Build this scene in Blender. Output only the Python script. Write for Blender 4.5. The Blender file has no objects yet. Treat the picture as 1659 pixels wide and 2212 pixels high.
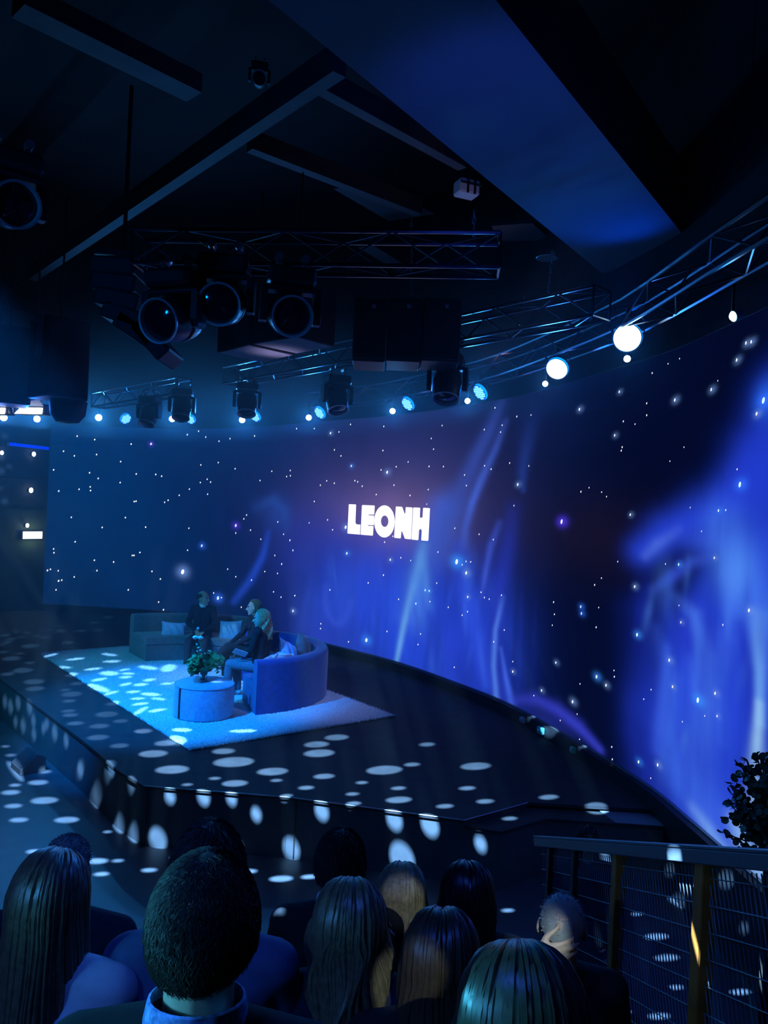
import bpy, math, random
import numpy as np
from mathutils import Vector, Matrix, Euler

# ------------------------------------------------------------------ scene, camera, world, exposure
SC = bpy.context.scene
COL = SC.collection
FPX = 1660.0                    # focal length in pixels of the 1659 x 2212 frame
ROLL = math.radians(2.7)
CAMZ = 3.46                     # eye height above the hall floor
STZ = 0.61                      # stage deck height
cr, sr = math.cos(ROLL), math.sin(ROLL)
cam = bpy.data.objects.new('camera', bpy.data.cameras.new('camera'))
COL.objects.link(cam)
cam.matrix_world = Matrix(((cr, -sr, 0, 0), (0, 0, -1, 0), (sr, cr, 0, CAMZ), (0, 0, 0, 1)))
cam.data.sensor_fit = 'HORIZONTAL'
cam.data.sensor_width = 36.0
cam.data.lens = 36.0 * FPX / 1659.0
cam.data.clip_start = 0.05
cam.data.clip_end = 120
SC.camera = cam
SC.view_settings.view_transform = 'Standard'
SC.view_settings.look = 'None'
SC.view_settings.exposure = 0.0
SC.view_settings.gamma = 1.0
SC.view_settings.use_curve_mapping = False
SC.cycles.use_denoising = True
SC.cycles.max_bounces = 5
SC.cycles.diffuse_bounces = 2
SC.cycles.volume_bounces = 0
SC.cycles.sample_clamp_indirect = 4.0

world = bpy.data.worlds.new('hall_air')
SC.world = world
world.use_nodes = True
world.node_tree.nodes['Background'].inputs['Color'].default_value = (0, 0, 0, 1)
HAZE = 0.0085                    # stage haze: an even fog that hangs over the stage, up to the lamps


def lamp(name, kind, loc, color, power, aim=None, cone=60, blend=0.3, radius=0.05):
    d = bpy.data.lights.new(name, kind)
    d.color = color
    d.energy = power
    if kind in ('SPOT', 'POINT'):
        d.shadow_soft_size = radius
    if kind == 'SPOT':
        d.spot_size = math.radians(cone)
        d.spot_blend = blend
    o = bpy.data.objects.new(name, d)
    COL.objects.link(o)
    o.location = loc
    if aim is not None:
        o.rotation_euler = (Vector(aim) - Vector(loc)).to_track_quat('-Z', 'Y').to_euler()
    return o


# wash spots without housings; those added only to brighten a place are marked
lamp('rug_wash', 'SPOT', (-4.6, 6.6, 6.4), (0.0, 0.22, 1.0), 5600, (-2.9, 10.9, STZ), 36, 0.5, 0.15)
lamp('rug_wash', 'SPOT', (-6.6, 7.2, 5.8), (0.02, 0.5, 1.0), 1300, (-3.4, 12.2, STZ), 44, 0.6, 0.15)
lamp('rug_fill', 'SPOT', (1.8, 7.4, 6.2), (.25, .36, 1.0), 900, (-1.1, 11.5, STZ), 22, .7, .3)  # added fill in place of the screen's spill on the rug
lamp('table_key', 'SPOT', (-6.5, 9.3, 4.8), (.6, .95, 1.0), 520, (-2.75, 12.5, 1.35), 24, 0.8, 0.1)
lamp('cyan_rim_fill', 'SPOT', (-4.6, .5, 3.7), (.06, .6, 1.0), 1100, (-.32, 1.22, 2.74), 8, .7, .05)  # added narrow spot, only for the cyan rim on the largest head
lamp('front_wash', 'SPOT', (-1.5, 3.6, 6.2), (0.03, 0.22, 1.0), 160, (-0.5, 7.6, 0.2), 75, 0.8, 0.2)
lamp('left_floor_wash', 'SPOT', (-5.2, 6.0, 6.4), (0.03, 0.28, 1.0), 450, (-4.2, 7.4, 0.0), 24, 0.6, 0.2)
lamp('left_haze_wash', 'SPOT', (-7.5, 15.2, 6.2), (0.0, 0.30, 1.0), 150, (-8.2, 17.5, 1.0), 80, 0.9, 0.4)
lamp('left_haze_wash', 'SPOT', (-5.0, 14.5, 5.6), (0.0, 0.22, 1.0), 50, (-6.2, 18.5, 3.0), 80, 0.9, 0.4)
lamp('rig_blue_fill', 'SPOT', (-4.6, 2.2, 4.9), (0.0, .22, 1.0), 120, (-1.0, 7.2, 5.2), 70, .8, .15)  # added outside the frame to lift the dark moving heads
lamp('rig_front_fill', 'SPOT', (-1.2, 2.0, 6.9), (.75, .6, 1.0), 260, (-1.6, 6.6, 5.2), 40, .8, .15)  # added over the audience for highlights on the lens rims
lamp('soffit_uplight', 'SPOT', (2.62, 8.3, 5.75), (0.0, 0.08, 1.0), 48, (2.1, 7.9, 6.6), 100, 0.9, 0.1)
lamp('soffit_uplight', 'SPOT', (0.2, 4.6, 4.9), (0.03, 0.08, 1.0), 60, (0.9, 6.0, 6.6), 80, 0.9, 0.1)
lamp('ceiling_glow', 'SPOT', (1.6, 11.0, 5.6), (0.75, 0.45, 0.8), 16, (-0.4, 9.5, 8.6), 100, 0.9, 0.1)
lamp('audience_back_wash', 'SPOT', (-4.5, -1.6, 4.6), (0.06, 0.28, 1.0), 260, (-0.6, 1.8, 2.3), 60, 0.8, 0.1)  # added behind the audience to brighten the backs of the heads
lamp('audience_shoulder_wash', 'SPOT', (-1.0, 0.5, 6.2), (0.03, 0.12, 1.0), 150, (-0.4, 2.0, 1.8), 70, 0.9, 0.2)


# ------------------------------------------------------------------ pixel helpers
def unroll(px, py):
    xi, yi = px - 829.5, py - 1106.0
    return xi * cr + yi * sr, -xi * sr + yi * cr


def P(px, py, Y):
    """the point at distance Y along the view that the photograph shows at (px, py)"""
    x, y = unroll(px, py)
    return Vector((x / FPX * Y, Y, CAMZ - y / FPX * Y))


def G(px, py, z):
    """the point of the level plane z that the photograph shows at (px, py)"""
    x, y = unroll(px, py)
    Y = (CAMZ - z) * FPX / y
    return Vector((x / FPX * Y, Y, z))


def lin(r, g, b):
    def f(c):
        c /= 255.0
        return c / 12.92 if c <= 0.04045 else ((c + 0.055) / 1.055) ** 2.4
    return (f(r), f(g), f(b))


# ------------------------------------------------------------------ materials
MATS = {}


def mat(name, col, rough=0.6, metal=0.0, spec=0.3, emit=None, strength=0.0, noise=0.0, nscale=8.0, bump=0.0, sheen=0.0):
    if name in MATS:
        return MATS[name]
    m = bpy.data.materials.new(name)
    m.use_nodes = True
    nt = m.node_tree
    b = nt.nodes['Principled BSDF']
    b.inputs['Base Color'].default_value = (*col, 1)
    b.inputs['Roughness'].default_value = rough
    b.inputs['Metallic'].default_value = metal
    b.inputs['Specular IOR Level'].default_value = spec
    if sheen:
        b.inputs['Sheen Weight'].default_value = sheen
    if emit:
        b.inputs['Emission Color'].default_value = (*emit, 1)
        b.inputs['Emission Strength'].default_value = strength
    if noise or bump:
        tc = nt.nodes.new('ShaderNodeTexCoord')
        n = nt.nodes.new('ShaderNodeTexNoise')
        n.inputs['Scale'].default_value = nscale
        n.inputs['Detail'].default_value = 5
        nt.links.new(tc.outputs['Object'], n.inputs['Vector'])
        if noise:
            r = nt.nodes.new('ShaderNodeValToRGB')
            r.color_ramp.elements[0].position = 0.3
            r.color_ramp.elements[1].position = 0.7
            r.color_ramp.elements[0].color = (*[c * (1 - noise) for c in col], 1)
            r.color_ramp.elements[1].color = (*[min(1, c * (1 + noise)) for c in col], 1)
            nt.links.new(n.outputs['Fac'], r.inputs['Fac'])
            nt.links.new(r.outputs['Color'], b.inputs['Base Color'])
        if bump:
            bp = nt.nodes.new('ShaderNodeBump')
            bp.inputs['Strength'].default_value = bump
            bp.inputs['Distance'].default_value = 0.02
            nt.links.new(n.outputs['Fac'], bp.inputs['Height'])
            nt.links.new(bp.outputs['Normal'], b.inputs['Normal'])
    MATS[name] = m
    return m


def attr_screen(name):
    """the light of an LED screen: each diode has its own colour"""
    m = bpy.data.materials.new(name)
    m.use_nodes = True
    nt = m.node_tree
    nt.nodes.clear()
    o = nt.nodes.new('ShaderNodeOutputMaterial')
    e = nt.nodes.new('ShaderNodeEmission')
    a = nt.nodes.new('ShaderNodeVertexColor')
    a.layer_name = 'diode'
    nt.links.new(a.outputs['Color'], e.inputs['Color'])
    nt.links.new(e.outputs[0], o.inputs['Surface'])
    e.inputs['Strength'].default_value = 1.0
    m.cycles.emission_sampling = 'NONE'
    return m


def emitter(name, col, s, sampling='NONE'):
    if name in MATS:
        return MATS[name]
    m = bpy.data.materials.new(name)
    m.use_nodes = True
    nt = m.node_tree
    nt.nodes.clear()
    o = nt.nodes.new('ShaderNodeOutputMaterial')
    e = nt.nodes.new('ShaderNodeEmission')
    e.inputs['Color'].default_value = (*col, 1)
    e.inputs['Strength'].default_value = s
    nt.links.new(e.outputs[0], o.inputs['Surface'])
    m.cycles.emission_sampling = sampling
    MATS[name] = m
    return m


# ------------------------------------------------------------------ mesh builder
class MB:
    def __init__(self):
        self.v, self.f, self.m = [], [], []

    def add(self, vs, fs, m=0):
        o = len(self.v)
        self.v += [tuple(p) for p in vs]
        self.f += [tuple(i + o for i in q) for q in fs]
        self.m += [m] * len(fs)
        return self

    def box(self, c, s, R=None, m=0, bev=0.0):
        c = Vector(c)
        hx, hy, hz = s[0] / 2, s[1] / 2, s[2] / 2
        if bev <= 0:
            vs = [Vector((x, y, z)) for z in (-hz, hz) for x, y in ((-hx, -hy), (hx, -hy), (hx, hy), (-hx, hy))]
            fs = [(3, 2, 1, 0), (4, 5, 6, 7), (0, 1, 5, 4), (1, 2, 6, 5), (2, 3, 7, 6), (3, 0, 4, 7)]
        else:
            b = min(bev, hx * .9, hy * .9, hz * .9)

            def ring(z, i):
                x, y = hx - i, hy - i
                k = b - i if b > i else 0
                return [Vector(p) for p in ((-x + k, -y, z), (x - k, -y, z), (x, -y + k, z), (x, y - k, z), (x - k, y, z), (-x + k, y, z), (-x, y - k, z), (-x, -y + k, z))]
            rings = [ring(-hz, b * .7), ring(-hz + b, 0), ring(hz - b, 0), ring(hz, b * .7)]
            vs = [p for r in rings for p in r]
            fs = [tuple(range(7, -1, -1)), tuple(range(24, 32))]
            for k in range(3):
                for i in range(8):
                    j = (i + 1) % 8
                    fs.append((k * 8 + i, k * 8 + j, k * 8 + 8 + j, k * 8 + 8 + i))
        if R is not None:
            vs = [R @ p for p in vs]
        return self.add([p + c for p in vs], fs, m)

    def tube(self, pts, r, n=8, m=0, cap=True, flat=None, up=None):
        pts = [Vector(p) for p in pts]
        k = len(pts)
        rs = r if isinstance(r, (list, tuple)) else [r] * k
        t = (pts[1] - pts[0]).normalized()
        a = Vector(up) if up else (Vector((0, 0, 1)) if abs(t.z) < .9 else Vector((1, 0, 0)))
        vs = []
        for i in range(k):
            if i == 0:
                t = pts[1] - pts[0]
            elif i == k - 1:
                t = pts[-1] - pts[-2]
            else:
                t = pts[i + 1] - pts[i - 1]
            if t.length < 1e-9:
                t = Vector((0, 0, 1))
            t.normalize()
            s = a.cross(t)
            if s.length < 1e-6:
                s = Vector((1, 0, 0)).cross(t)
            s.normalize()
            a2 = t.cross(s)
            a = a2
            fl = flat if flat else 1.0
            for j in range(n):
                q = 2 * math.pi * j / n
                vs.append(pts[i] + s * (math.cos(q) * rs[i]) + a2 * (math.sin(q) * rs[i] * fl))
        fs = []
        for i in range(k - 1):
            for j in range(n):
                jj = (j + 1) % n
                fs.append((i * n + j, i * n + jj, (i + 1) * n + jj, (i + 1) * n + j))
        if cap:
            fs.append(tuple(range(n - 1, -1, -1)))
            fs.append(tuple(range((k - 1) * n, k * n)))
        return self.add(vs, fs, m)

    def lathe(self, prof, n=32, M=None, m=0, cap=True):
        vs = []
        for r, z in prof:
            for j in range(n):
                q = 2 * math.pi * j / n
                p = Vector((r * math.cos(q), r * math.sin(q), z))
                vs.append(M @ p if M else p)
        fs = []
        for i in range(len(prof) - 1):
            for j in range(n):
                jj = (j + 1) % n
                fs.append((i * n + j, i * n + jj, (i + 1) * n + jj, (i + 1) * n + j))
        if cap:
            fs.append(tuple(range(n - 1, -1, -1)))
            fs.append(tuple(range((len(prof) - 1) * n, len(prof) * n)))
        return self.add(vs, fs, m)

    def ellip(self, c, r, R=None, nu=16, nv=10, m=0):
        c = Vector(c)
        vs = []
        for i in range(nv + 1):
            th = math.pi * i / nv
            for j in range(nu):
                q = 2 * math.pi * j / nu
                p = Vector((r[0] * math.sin(th) * math.cos(q), r[1] * math.sin(th) * math.sin(q), r[2] * math.cos(th)))
                vs.append(c + (R @ p if R is not None else p))
        fs = []
        for i in range(nv):
            for j in range(nu):
                jj = (j + 1) % nu
                fs.append((i * nu + j, (i + 1) * nu + j, (i + 1) * nu + jj, i * nu + jj))
        return self.add(vs, fs, m)

    def rcone(self, p0, p1, r0, r1, n=12, m=0):
        """a limb: two balls and the taper between them"""
        p0, p1 = Vector(p0), Vector(p1)
        t = p1 - p0
        L = t.length
        if L < 1e-6:
            return self.ellip(p0, (r0, r0, r0), None, n, 8, m)
        R = t.to_track_quat('Z', 'Y').to_matrix()
        prof = [(r0 * math.sin(a), -r0 * math.cos(a)) for a in (0.05, .4, .8, 1.2, 1.5)]
        prof += [(r1 * math.cos(a), L + r1 * math.sin(a)) for a in (.05, .4, .8, 1.2, 1.52)]
        M = Matrix.Translation(p0) @ R.to_4x4()
        return self.lathe(prof, n, M, m)

    def prism(self, pts, z0, z1, m=0, M=None):
        n = len(pts)
        vs = [Vector((x, y, z0)) for x, y in pts] + [Vector((x, y, z1)) for x, y in pts]
        if M:
            vs = [M @ p for p in vs]
        fs = [tuple(range(n - 1, -1, -1)), tuple(range(n, 2 * n))]
        for i in range(n):
            j = (i + 1) % n
            fs.append((i, j, n + j, n + i))
        return self.add(vs, fs, m)

    def build(self, name, mats, parent=None, smooth=False, bevel=0.0):
        me = bpy.data.meshes.new(name)
        me.from_pydata(self.v, [], self.f)
        for mm in (mats if isinstance(mats, (list, tuple)) else [mats]):
            me.materials.append(mm)
        if len(set(self.m)) > 1:
            me.polygons.foreach_set('material_index', self.m)
        me.update()
        if smooth:
            me.polygons.foreach_set('use_smooth', [True] * len(me.polygons))
            me.set_sharp_from_angle(angle=math.radians(40))
        o = bpy.data.objects.new(name, me)
        COL.objects.link(o)
        if parent is not None:
            o.parent = parent
        if bevel:
            bm = o.modifiers.new('edge', 'BEVEL')
            bm.width = bevel
            bm.segments = 2
            bm.limit_method = 'ANGLE'
        return o


def tag(o, label, cat, group=None, kind=None):
    if label:
        o['label'] = label
    if cat:
        o['category'] = cat
    if group:
        o['group'] = group
    if kind:
        o['kind'] = kind
    return o


def thing(name, label, cat, loc=(0, 0, 0), rotz=0.0, group=None, scale=1.0):
    o = bpy.data.objects.new(name, None)
    COL.objects.link(o)
    o.empty_display_size = 0.1
    o.location = loc
    o.rotation_euler = (0, 0, rotz)
    o.scale = (scale,) * 3
    return tag(o, label, cat, group)


def dup(root, loc, rotz, label, scale=1.0):
    r = root.copy()
    COL.objects.link(r)
    r.location = loc
    r.rotation_euler = (0, 0, rotz)
    r.scale = (scale,) * 3
    r['label'] = label
    for ch in list(root.children):
        c = ch.copy()
        COL.objects.link(c)
        c.parent = r
        for g in ch.children:
            d = g.copy()
            COL.objects.link(d)
            d.parent = c
    return r


def struct(o, label=None, cat=None):
    o['kind'] = 'structure'
    if label:
        tag(o, label, cat)
    return o


rnd = random.Random(7)

# ------------------------------------------------------------------ the hall
M_floor = mat('hall_floor', (0.055, 0.060, 0.072), 0.42, spec=0.4, noise=.25, nscale=3, bump=.05)
M_deck = mat('stage_deck_black', (0.030, 0.029, 0.032), 0.7, spec=0.15, noise=.2, nscale=5)
M_face = mat('stage_skirt_black', (0.065, 0.070, 0.082), 0.55, spec=0.3, noise=.15, nscale=4)
M_black = mat('black_paint', (0.012, 0.012, 0.014), 0.55, spec=0.3)
M_wall = mat('dark_wall_plaster', (0.050, 0.055, 0.065), 0.85, noise=.15, nscale=2)
M_ceil = mat('ceiling_black', (0.010, 0.010, 0.012), 0.9, noise=.2, nscale=2)
M_beam = mat('ceiling_beam_paint', (0.085, 0.07, 0.075), 0.8, noise=.15, nscale=3)
M_soffit = mat('soffit_fabric', (0.14, 0.14, 0.16), 0.9, noise=.08, nscale=1.5)
M_metal = mat('truss_aluminium', (0.10, 0.10, 0.115), 0.32, metal=.95, noise=.1, nscale=20)
M_darkmetal = mat('black_metal', (0.02, 0.02, 0.023), 0.4, metal=.4, spec=.4)
M_fix = mat('fixture_black', (0.028, 0.028, 0.032), 0.38, spec=.5, noise=.1, nscale=12)
M_lens = mat('lens_glass', (0.012, 0.014, 0.022), 0.08, spec=.8)
M_rim = mat('lens_rim_metal', (0.5, 0.5, 0.52), 0.3, metal=.9)
M_lensrim = mat('lens_ring', (.55, .53, .56), .4, metal=.5)
M_edge = mat('stage_edge_trim', (0.30, 0.30, 0.32), 0.4, metal=.7)

HX0, HX1, HY0, HY1, HZ = -13.5, 6.0, -4.0, 29.0, 9.2
struct(MB().box(((HX0 + HX1) / 2, (HY0 + HY1) / 2, -.05), (HX1 - HX0, HY1 - HY0, .1)).build('floor', M_floor), 'dark glossy hall floor with round pale light spots', 'floor')
struct(MB().box(((HX0 + HX1) / 2, (HY0 + HY1) / 2, HZ + .05), (HX1 - HX0, HY1 - HY0, .1)).build('ceiling', M_ceil), 'black hall ceiling high above the trusses', 'ceiling')
struct(MB().box(((HX0 + HX1) / 2, HY1, HZ / 2), (HX1 - HX0, .1, HZ)).build('wall_back', M_wall), 'dark back wall of the hall', 'wall')
struct(MB().box((HX1, (HY0 + HY1) / 2, HZ / 2), (.1, HY1 - HY0, HZ)).build('wall_right', M_black), 'black right hall wall behind the screen', 'wall')
struct(MB().box(((HX0 + HX1) / 2, HY0, HZ / 2), (HX1 - HX0, .1, HZ)).build('wall_rear', M_black), 'black wall behind the audience', 'wall')
struct(MB().box((HX0, (HY0 + HY1) / 2, HZ / 2), (.1, HY1 - HY0, HZ)).build('wall_side', M_wall), 'dark far side wall of the hall', 'wall')

# angled left wall: a plastered wall that runs away to the right, with panel joints and a top edge under the dark roof
a0, a1 = P(-60, 640, 18.6), P(480, 803, 27.5)
wdir = Vector((a1.x - a0.x, a1.y - a0.y, 0)).normalized()
wtop = (a0.z + a1.z) / 2
wang = math.atan2(wdir.y, wdir.x)
wlen = 16.0
wc = Vector((a0.x, a0.y, 0)) + wdir * (wlen / 2 - 3.0)
wl = MB().box((wc.x, wc.y, wtop / 2), (wlen, .16, wtop), Euler((0, 0, wang)).to_matrix())
struct(wl.build('wall_left', M_wall), 'grey blue left wall behind the hanging speaker', 'wall')
wn_ = Vector((wdir.y, -wdir.x, 0))
tr = MB()
for zz in (4.7, 3.9, 3.1):
    c = wc + wn_ * .09 + wdir * -3
    tr.box((c.x, c.y, zz), (9, .03, .06), Euler((0, 0, wang)).to_matrix())
struct(tr.build('trim_1', M_black), 'dark horizontal panel joints on the left wall', 'trim')
# sloping dark roof panel between that wall and the rig
rp = MB()
b0, b1 = a0 + wdir * -4 + Vector((0, 0, wtop - a0.z)), a0 + wdir * 13 + Vector((0, 0, wtop - a0.z))
rp.add([b0, b1, b1 + wn_ * 7 + Vector((0, 0, 2.6)), b0 + wn_ * 7 + Vector((0, 0, 2.6))], [(0, 1, 2, 3)])
struct(rp.build('ceiling_slope', M_ceil), 'black sloping roof panel above the left wall', 'ceiling')

# ------------------------------------------------------------------ wall screen plan (bottom edge read from the photograph)
LEDZ0 = STZ + .16
LEDZ1 = CAMZ + 1.80
knots = [G(x, y, LEDZ0) for x, y in ((92, 1303), (240, 1312), (380, 1322), (540, 1349), (700, 1388), (850, 1426), (1000, 1478),
                                      (1110, 1523), (1250, 1601), (1400, 1693), (1490, 1766), (1560, 1826), (1659, 1912))]
kx = [(k.x, k.y) for k in knots]
dx, dy = kx[-1][0] - kx[-3][0], kx[-1][1] - kx[-3][1]
kx += [(kx[-1][0] + dx * 1.2 + .05, kx[-1][1] + dy * 1.2), (kx[-1][0] + dx * 2.6 + .1, kx[-1][1] + dy * 2.6)]
pl = []
for i in range(len(kx) - 1):
    p0, p1, p2, p3 = (np.array(kx[max(0, min(len(kx) - 1, i + d))]) for d in (-1, 0, 1, 2))
    for t in np.linspace(0, 1, 60, endpoint=False):
        pl.append(.5 * (2 * p1 + (p2 - p0) * t + (2 * p0 - 5 * p1 + 4 * p2 - p3) * t * t + (3 * p1 - p0 - 3 * p2 + p3) * t ** 3))
pl = np.array(pl)
for _ in range(40):                                  # ease out the small kinks of hand-read points
    pl[1:-1] = .5 * pl[1:-1] + .25 * (pl[:-2] + pl[2:])
SA = np.concatenate([[0], np.cumsum(np.hypot(*np.diff(pl, axis=0).T))])


def wall_at(s, off=0.0):
    x, y = np.interp(s, SA, pl[:, 0]), np.interp(s, SA, pl[:, 1])
    if off:
        e = .05
        tx = np.interp(s + e, SA, pl[:, 0]) - np.interp(s - e, SA, pl[:, 0])
        ty = np.interp(s + e, SA, pl[:, 1]) - np.interp(s - e, SA, pl[:, 1])
        L = np.hypot(tx, ty) + 1e-9
        x, y = x + ty / L * off, y - tx / L * off      # inward, towards the stage
    return x, y


# inward check: the stage lies at the right hand of the running direction
_x, _y = wall_at(8.0, 1.0)
SIGN = 1.0 if math.hypot(_x + 2, _y - 10) < math.hypot(*(np.array(wall_at(8.0)) - np.array((-2, 10)))) else -1.0


def wall_pt(s, z, off=0.0):
    x, y = wall_at(s, off * SIGN)
    return Vector((float(x), float(y), z))


def Wmap(px, py):
    """where on the screen (run, height) the photograph shows a pixel, and metres per pixel there"""
    def one(px, py):
        x, y = unroll(px, py)
        a = x / FPX
        g = pl[:, 0] - a * pl[:, 1]
        k = np.where(np.sign(g[:-1]) != np.sign(g[1:]))[0]
        k = k[0] if len(k) else (0 if a < -.3 else len(pl) - 2)
        t = g[k] / (g[k] - g[k + 1]) if g[k] != g[k + 1] else 0
        Y = pl[k, 1] + t * (pl[k + 1, 1] - pl[k, 1])
        return SA[k] + t * (SA[k + 1] - SA[k]), CAMZ - y / FPX * Y, Y
    s, z, Y = one(px, py)
    s2 = one(px + 2, py)[0]
    return s, z, max(1e-4, abs(s2 - s) / 2), Y / FPX


# screen content, strokes placed and sized from image pixels, mapped to screen metres
NS, NZ = 900, 170
gs = np.linspace(0, SA[-1], NS)
gz = np.linspace(LEDZ0, LEDZ1, NZ)
S2, Z2 = np.meshgrid(gs, gz, indexing='ij')
C = np.zeros((NS, NZ, 3))
C[:] = lin(3, 12, 46)


def vnoise(u, v, seed):
    r = np.random.RandomState(seed)
    T = r.rand(64, 64)
    iu, iv = np.floor(u).astype(int), np.floor(v).astype(int)
    fu, fv = u - iu, v - iv
    fu, fv = fu * fu * (3 - 2 * fu), fv * fv * (3 - 2 * fv)
    q = lambda a, b: T[a % 64, b % 64]
    return (q(iu, iv) * (1 - fu) + q(iu + 1, iv) * fu) * (1 - fv) + (q(iu, iv + 1) * (1 - fu) + q(iu + 1, iv + 1) * fu) * fv


# vertical streaks and soft clouds that the nebula is drawn with
wob = .5 * vnoise(S2 * 1.1, Z2 * .9, 3) + .25 * vnoise(S2 * 2.3, Z2 * 2, 4)
STREAK = .55 * vnoise(S2 * 3.2 + wob * 2, Z2 * .55 + wob, 5) + .3 * vnoise(S2 * 7 + wob * 3, Z2 * .9, 6) + .15 * vnoise(S2 * 15 + wob * 3, Z2 * 1.5, 7)
CLOUD = .6 * vnoise(S2 * .9, Z2 * .9, 8) + .4 * vnoise(S2 * 2.1, Z2 * 2.1, 9)


def over(col, w):
    C[:] = C * (1 - w[..., None]) + np.array(lin(*col)) * w[..., None]


def blob(px, py, rx, ry, col, amp, tex=0.0, power=2.0):
    s, z, ms, mz = Wmap(px, py)
    d = np.sqrt(((S2 - s) / (rx * ms)) ** 2 + ((Z2 - z) / (ry * mz)) ** 2)
    w = amp * np.exp(-d ** power)
    if tex:
        w = w * np.clip(1 - tex + tex * 2 * (STREAK - .2), 0, 1.5)
    over(col, np.clip(w, 0, 1))


def stroke(pts, wid, col, amp, tex=0.0, soft=2.0):
    wmax = np.zeros_like(S2)
    n = len(pts)
    wid = wid if isinstance(wid, (list, tuple)) else [wid] * n
    amp = amp if isinstance(amp, (list, tuple)) else [amp] * n
    for i in range(n - 1):
        sa, za, _, _ = Wmap(*pts[i])
        sb, zb, _, _ = Wmap(*pts[i + 1])
        _, _, ms, mz = Wmap((pts[i][0] + pts[i + 1][0]) / 2, (pts[i][1] + pts[i + 1][1]) / 2)
        ax, ay, bx, by = sa / ms, -za / mz, sb / ms, -zb / mz
        qx, qy = S2 / ms, -Z2 / mz
        L2 = (bx - ax) ** 2 + (by - ay) ** 2 + 1e-9
        t = np.clip(((qx - ax) * (bx - ax) + (qy - ay) * (by - ay)) / L2, 0, 1)
        d = np.hypot(qx - ax - t * (bx - ax), qy - ay - t * (by - ay))
        w = (amp[i] + t * (amp[i + 1] - amp[i])) * np.exp(-(d / (wid[i] + t * (wid[i + 1] - wid[i]))) ** soft)
        wmax = np.maximum(wmax, w)
    if tex:
        wmax = wmax * np.clip(1 - tex + tex * 2 * (STREAK - .2), 0, 1.5)
    over(col, np.clip(wmax, 0, 1))


# left: deep teal night
blob(250, 1120, 330, 300, (0, 40, 92), .97)
blob(560, 1100, 200, 300, (10, 34, 92), .8)
blob(430, 940, 260, 70, (10, 50, 110), .35)  # haze glow near the lamps, put into the screen colours
# dark middle right
blob(1250, 1330, 120, 300, (3, 10, 44), .95)
blob(1330, 980, 200, 220, (2, 7, 40), .95)
blob(1280, 1160, 150, 90, (24, 17, 38), .75)
# centre: violet glow round the lettering
blob(860, 1020, 230, 170, (44, 50, 118), .75)
blob(840, 1120, 170, 110, (100, 88, 150), .7)
blob(845, 1125, 100, 60, (150, 118, 165), .6)
blob(700, 1180, 120, 100, (46, 56, 165), .6)
# centre: blue curtain down to the floor
blob(720, 1290, 95, 130, (34, 62, 190), .85, .35)
blob(880, 1350, 195, 175, (42, 82, 240), .97, .35, 3)
blob(1010, 1400, 100, 150, (40, 68, 215), .9, .45)
blob(700, 1370, 60, 60, (44, 72, 205), .8)
blob(640, 1290, 60, 130, (28, 46, 140), .5, .3)
stroke([(960, 1100), (930, 1180), (900, 1250), (880, 1330)], [34, 34, 30, 26], (66, 110, 240), .7)
stroke([(916, 1180), (895, 1265), (872, 1350), (856, 1432)], [12, 10, 7, 5], (110, 180, 255), [.5, .9, .85, .9])
stroke([(912, 1200), (918, 1260), (925, 1310)], [10, 10, 8], (95, 160, 255), [.6, .6, .2])
stroke([(905, 1250), (902, 1320), (900, 1360)], [22, 18, 20], (80, 140, 255), [.5, .6, .2])
stroke([(1082, 872), (1060, 925), (1030, 985), (1000, 1050), (968, 1120), (945, 1190)], [12, 16, 18, 22, 30, 34], (62, 86, 190), [.25, .55, .6, .6, .65, .6])
stroke([(1092, 910), (1070, 970), (1040, 1035), (1020, 1085), (1005, 1140), (1000, 1180)], [8, 9, 10, 9, 9, 12], (76, 110, 235), [.2, .45, .6, .7, .5, .3])
stroke([(1150, 900), (1136, 970), (1128, 1020), (1130, 1060)], [22, 15, 12, 6], (36, 62, 150), [.15, .5, .65, .6])
stroke([(1078, 1130), (1060, 1180), (1048, 1240), (1040, 1290)], [8, 8, 6, 5], (66, 92, 220), [.3, .65, .7, .3])
stroke([(1108, 1100), (1095, 1190), (1078, 1280), (1070, 1380), (1080, 1520)], [18, 20, 14, 12, 16], (40, 58, 190), [.2, .5, .7, .85, .8])
stroke([(1086, 1290), (1070, 1360), (1066, 1440), (1072, 1510)], [6, 5, 6, 7], (90, 140, 255), [.2, .7, .8, .8])
stroke([(1082, 1400), (1092, 1460), (1104, 1515)], [4, 6, 9], (70, 110, 250), [.5, .8, .8])
stroke([(990, 1180), (1005, 1290), (1030, 1380), (1052, 1480)], [16, 22, 18, 14], (48, 84, 235), [.3, .7, .7, .7])
# ring and hook
ring = [(730 + 27 * math.cos(a), 1290 + 58 * math.sin(a)) for a in np.linspace(.2, math.pi + .4, 9)]
blob(740, 1285, 34, 60, (48, 86, 228), .7)
stroke(ring, 8, (60, 95, 236), .4)
stroke([(505, 1300), (540, 1255), (568, 1200), (580, 1150)], [8, 9, 8, 6], (34, 74, 200), [.5, .75, .85, .5])
stroke([(555, 1095), (590, 1080), (614, 1100), (620, 1140)], [14, 12, 10, 10], (40, 80, 170), [.25, .5, .4, .2])
blob(600, 1110, 26, 40, (34, 70, 160), .5)
# bottom right arc
stroke([(1112, 1512), (1160, 1512), (1205, 1535), (1250, 1570), (1295, 1618)], [10, 14, 16, 15, 10], (56, 66, 205), [.5, .8, .85, .9, .8])
blob(1180, 1560, 60, 30, (34, 44, 150), .6)
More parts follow.
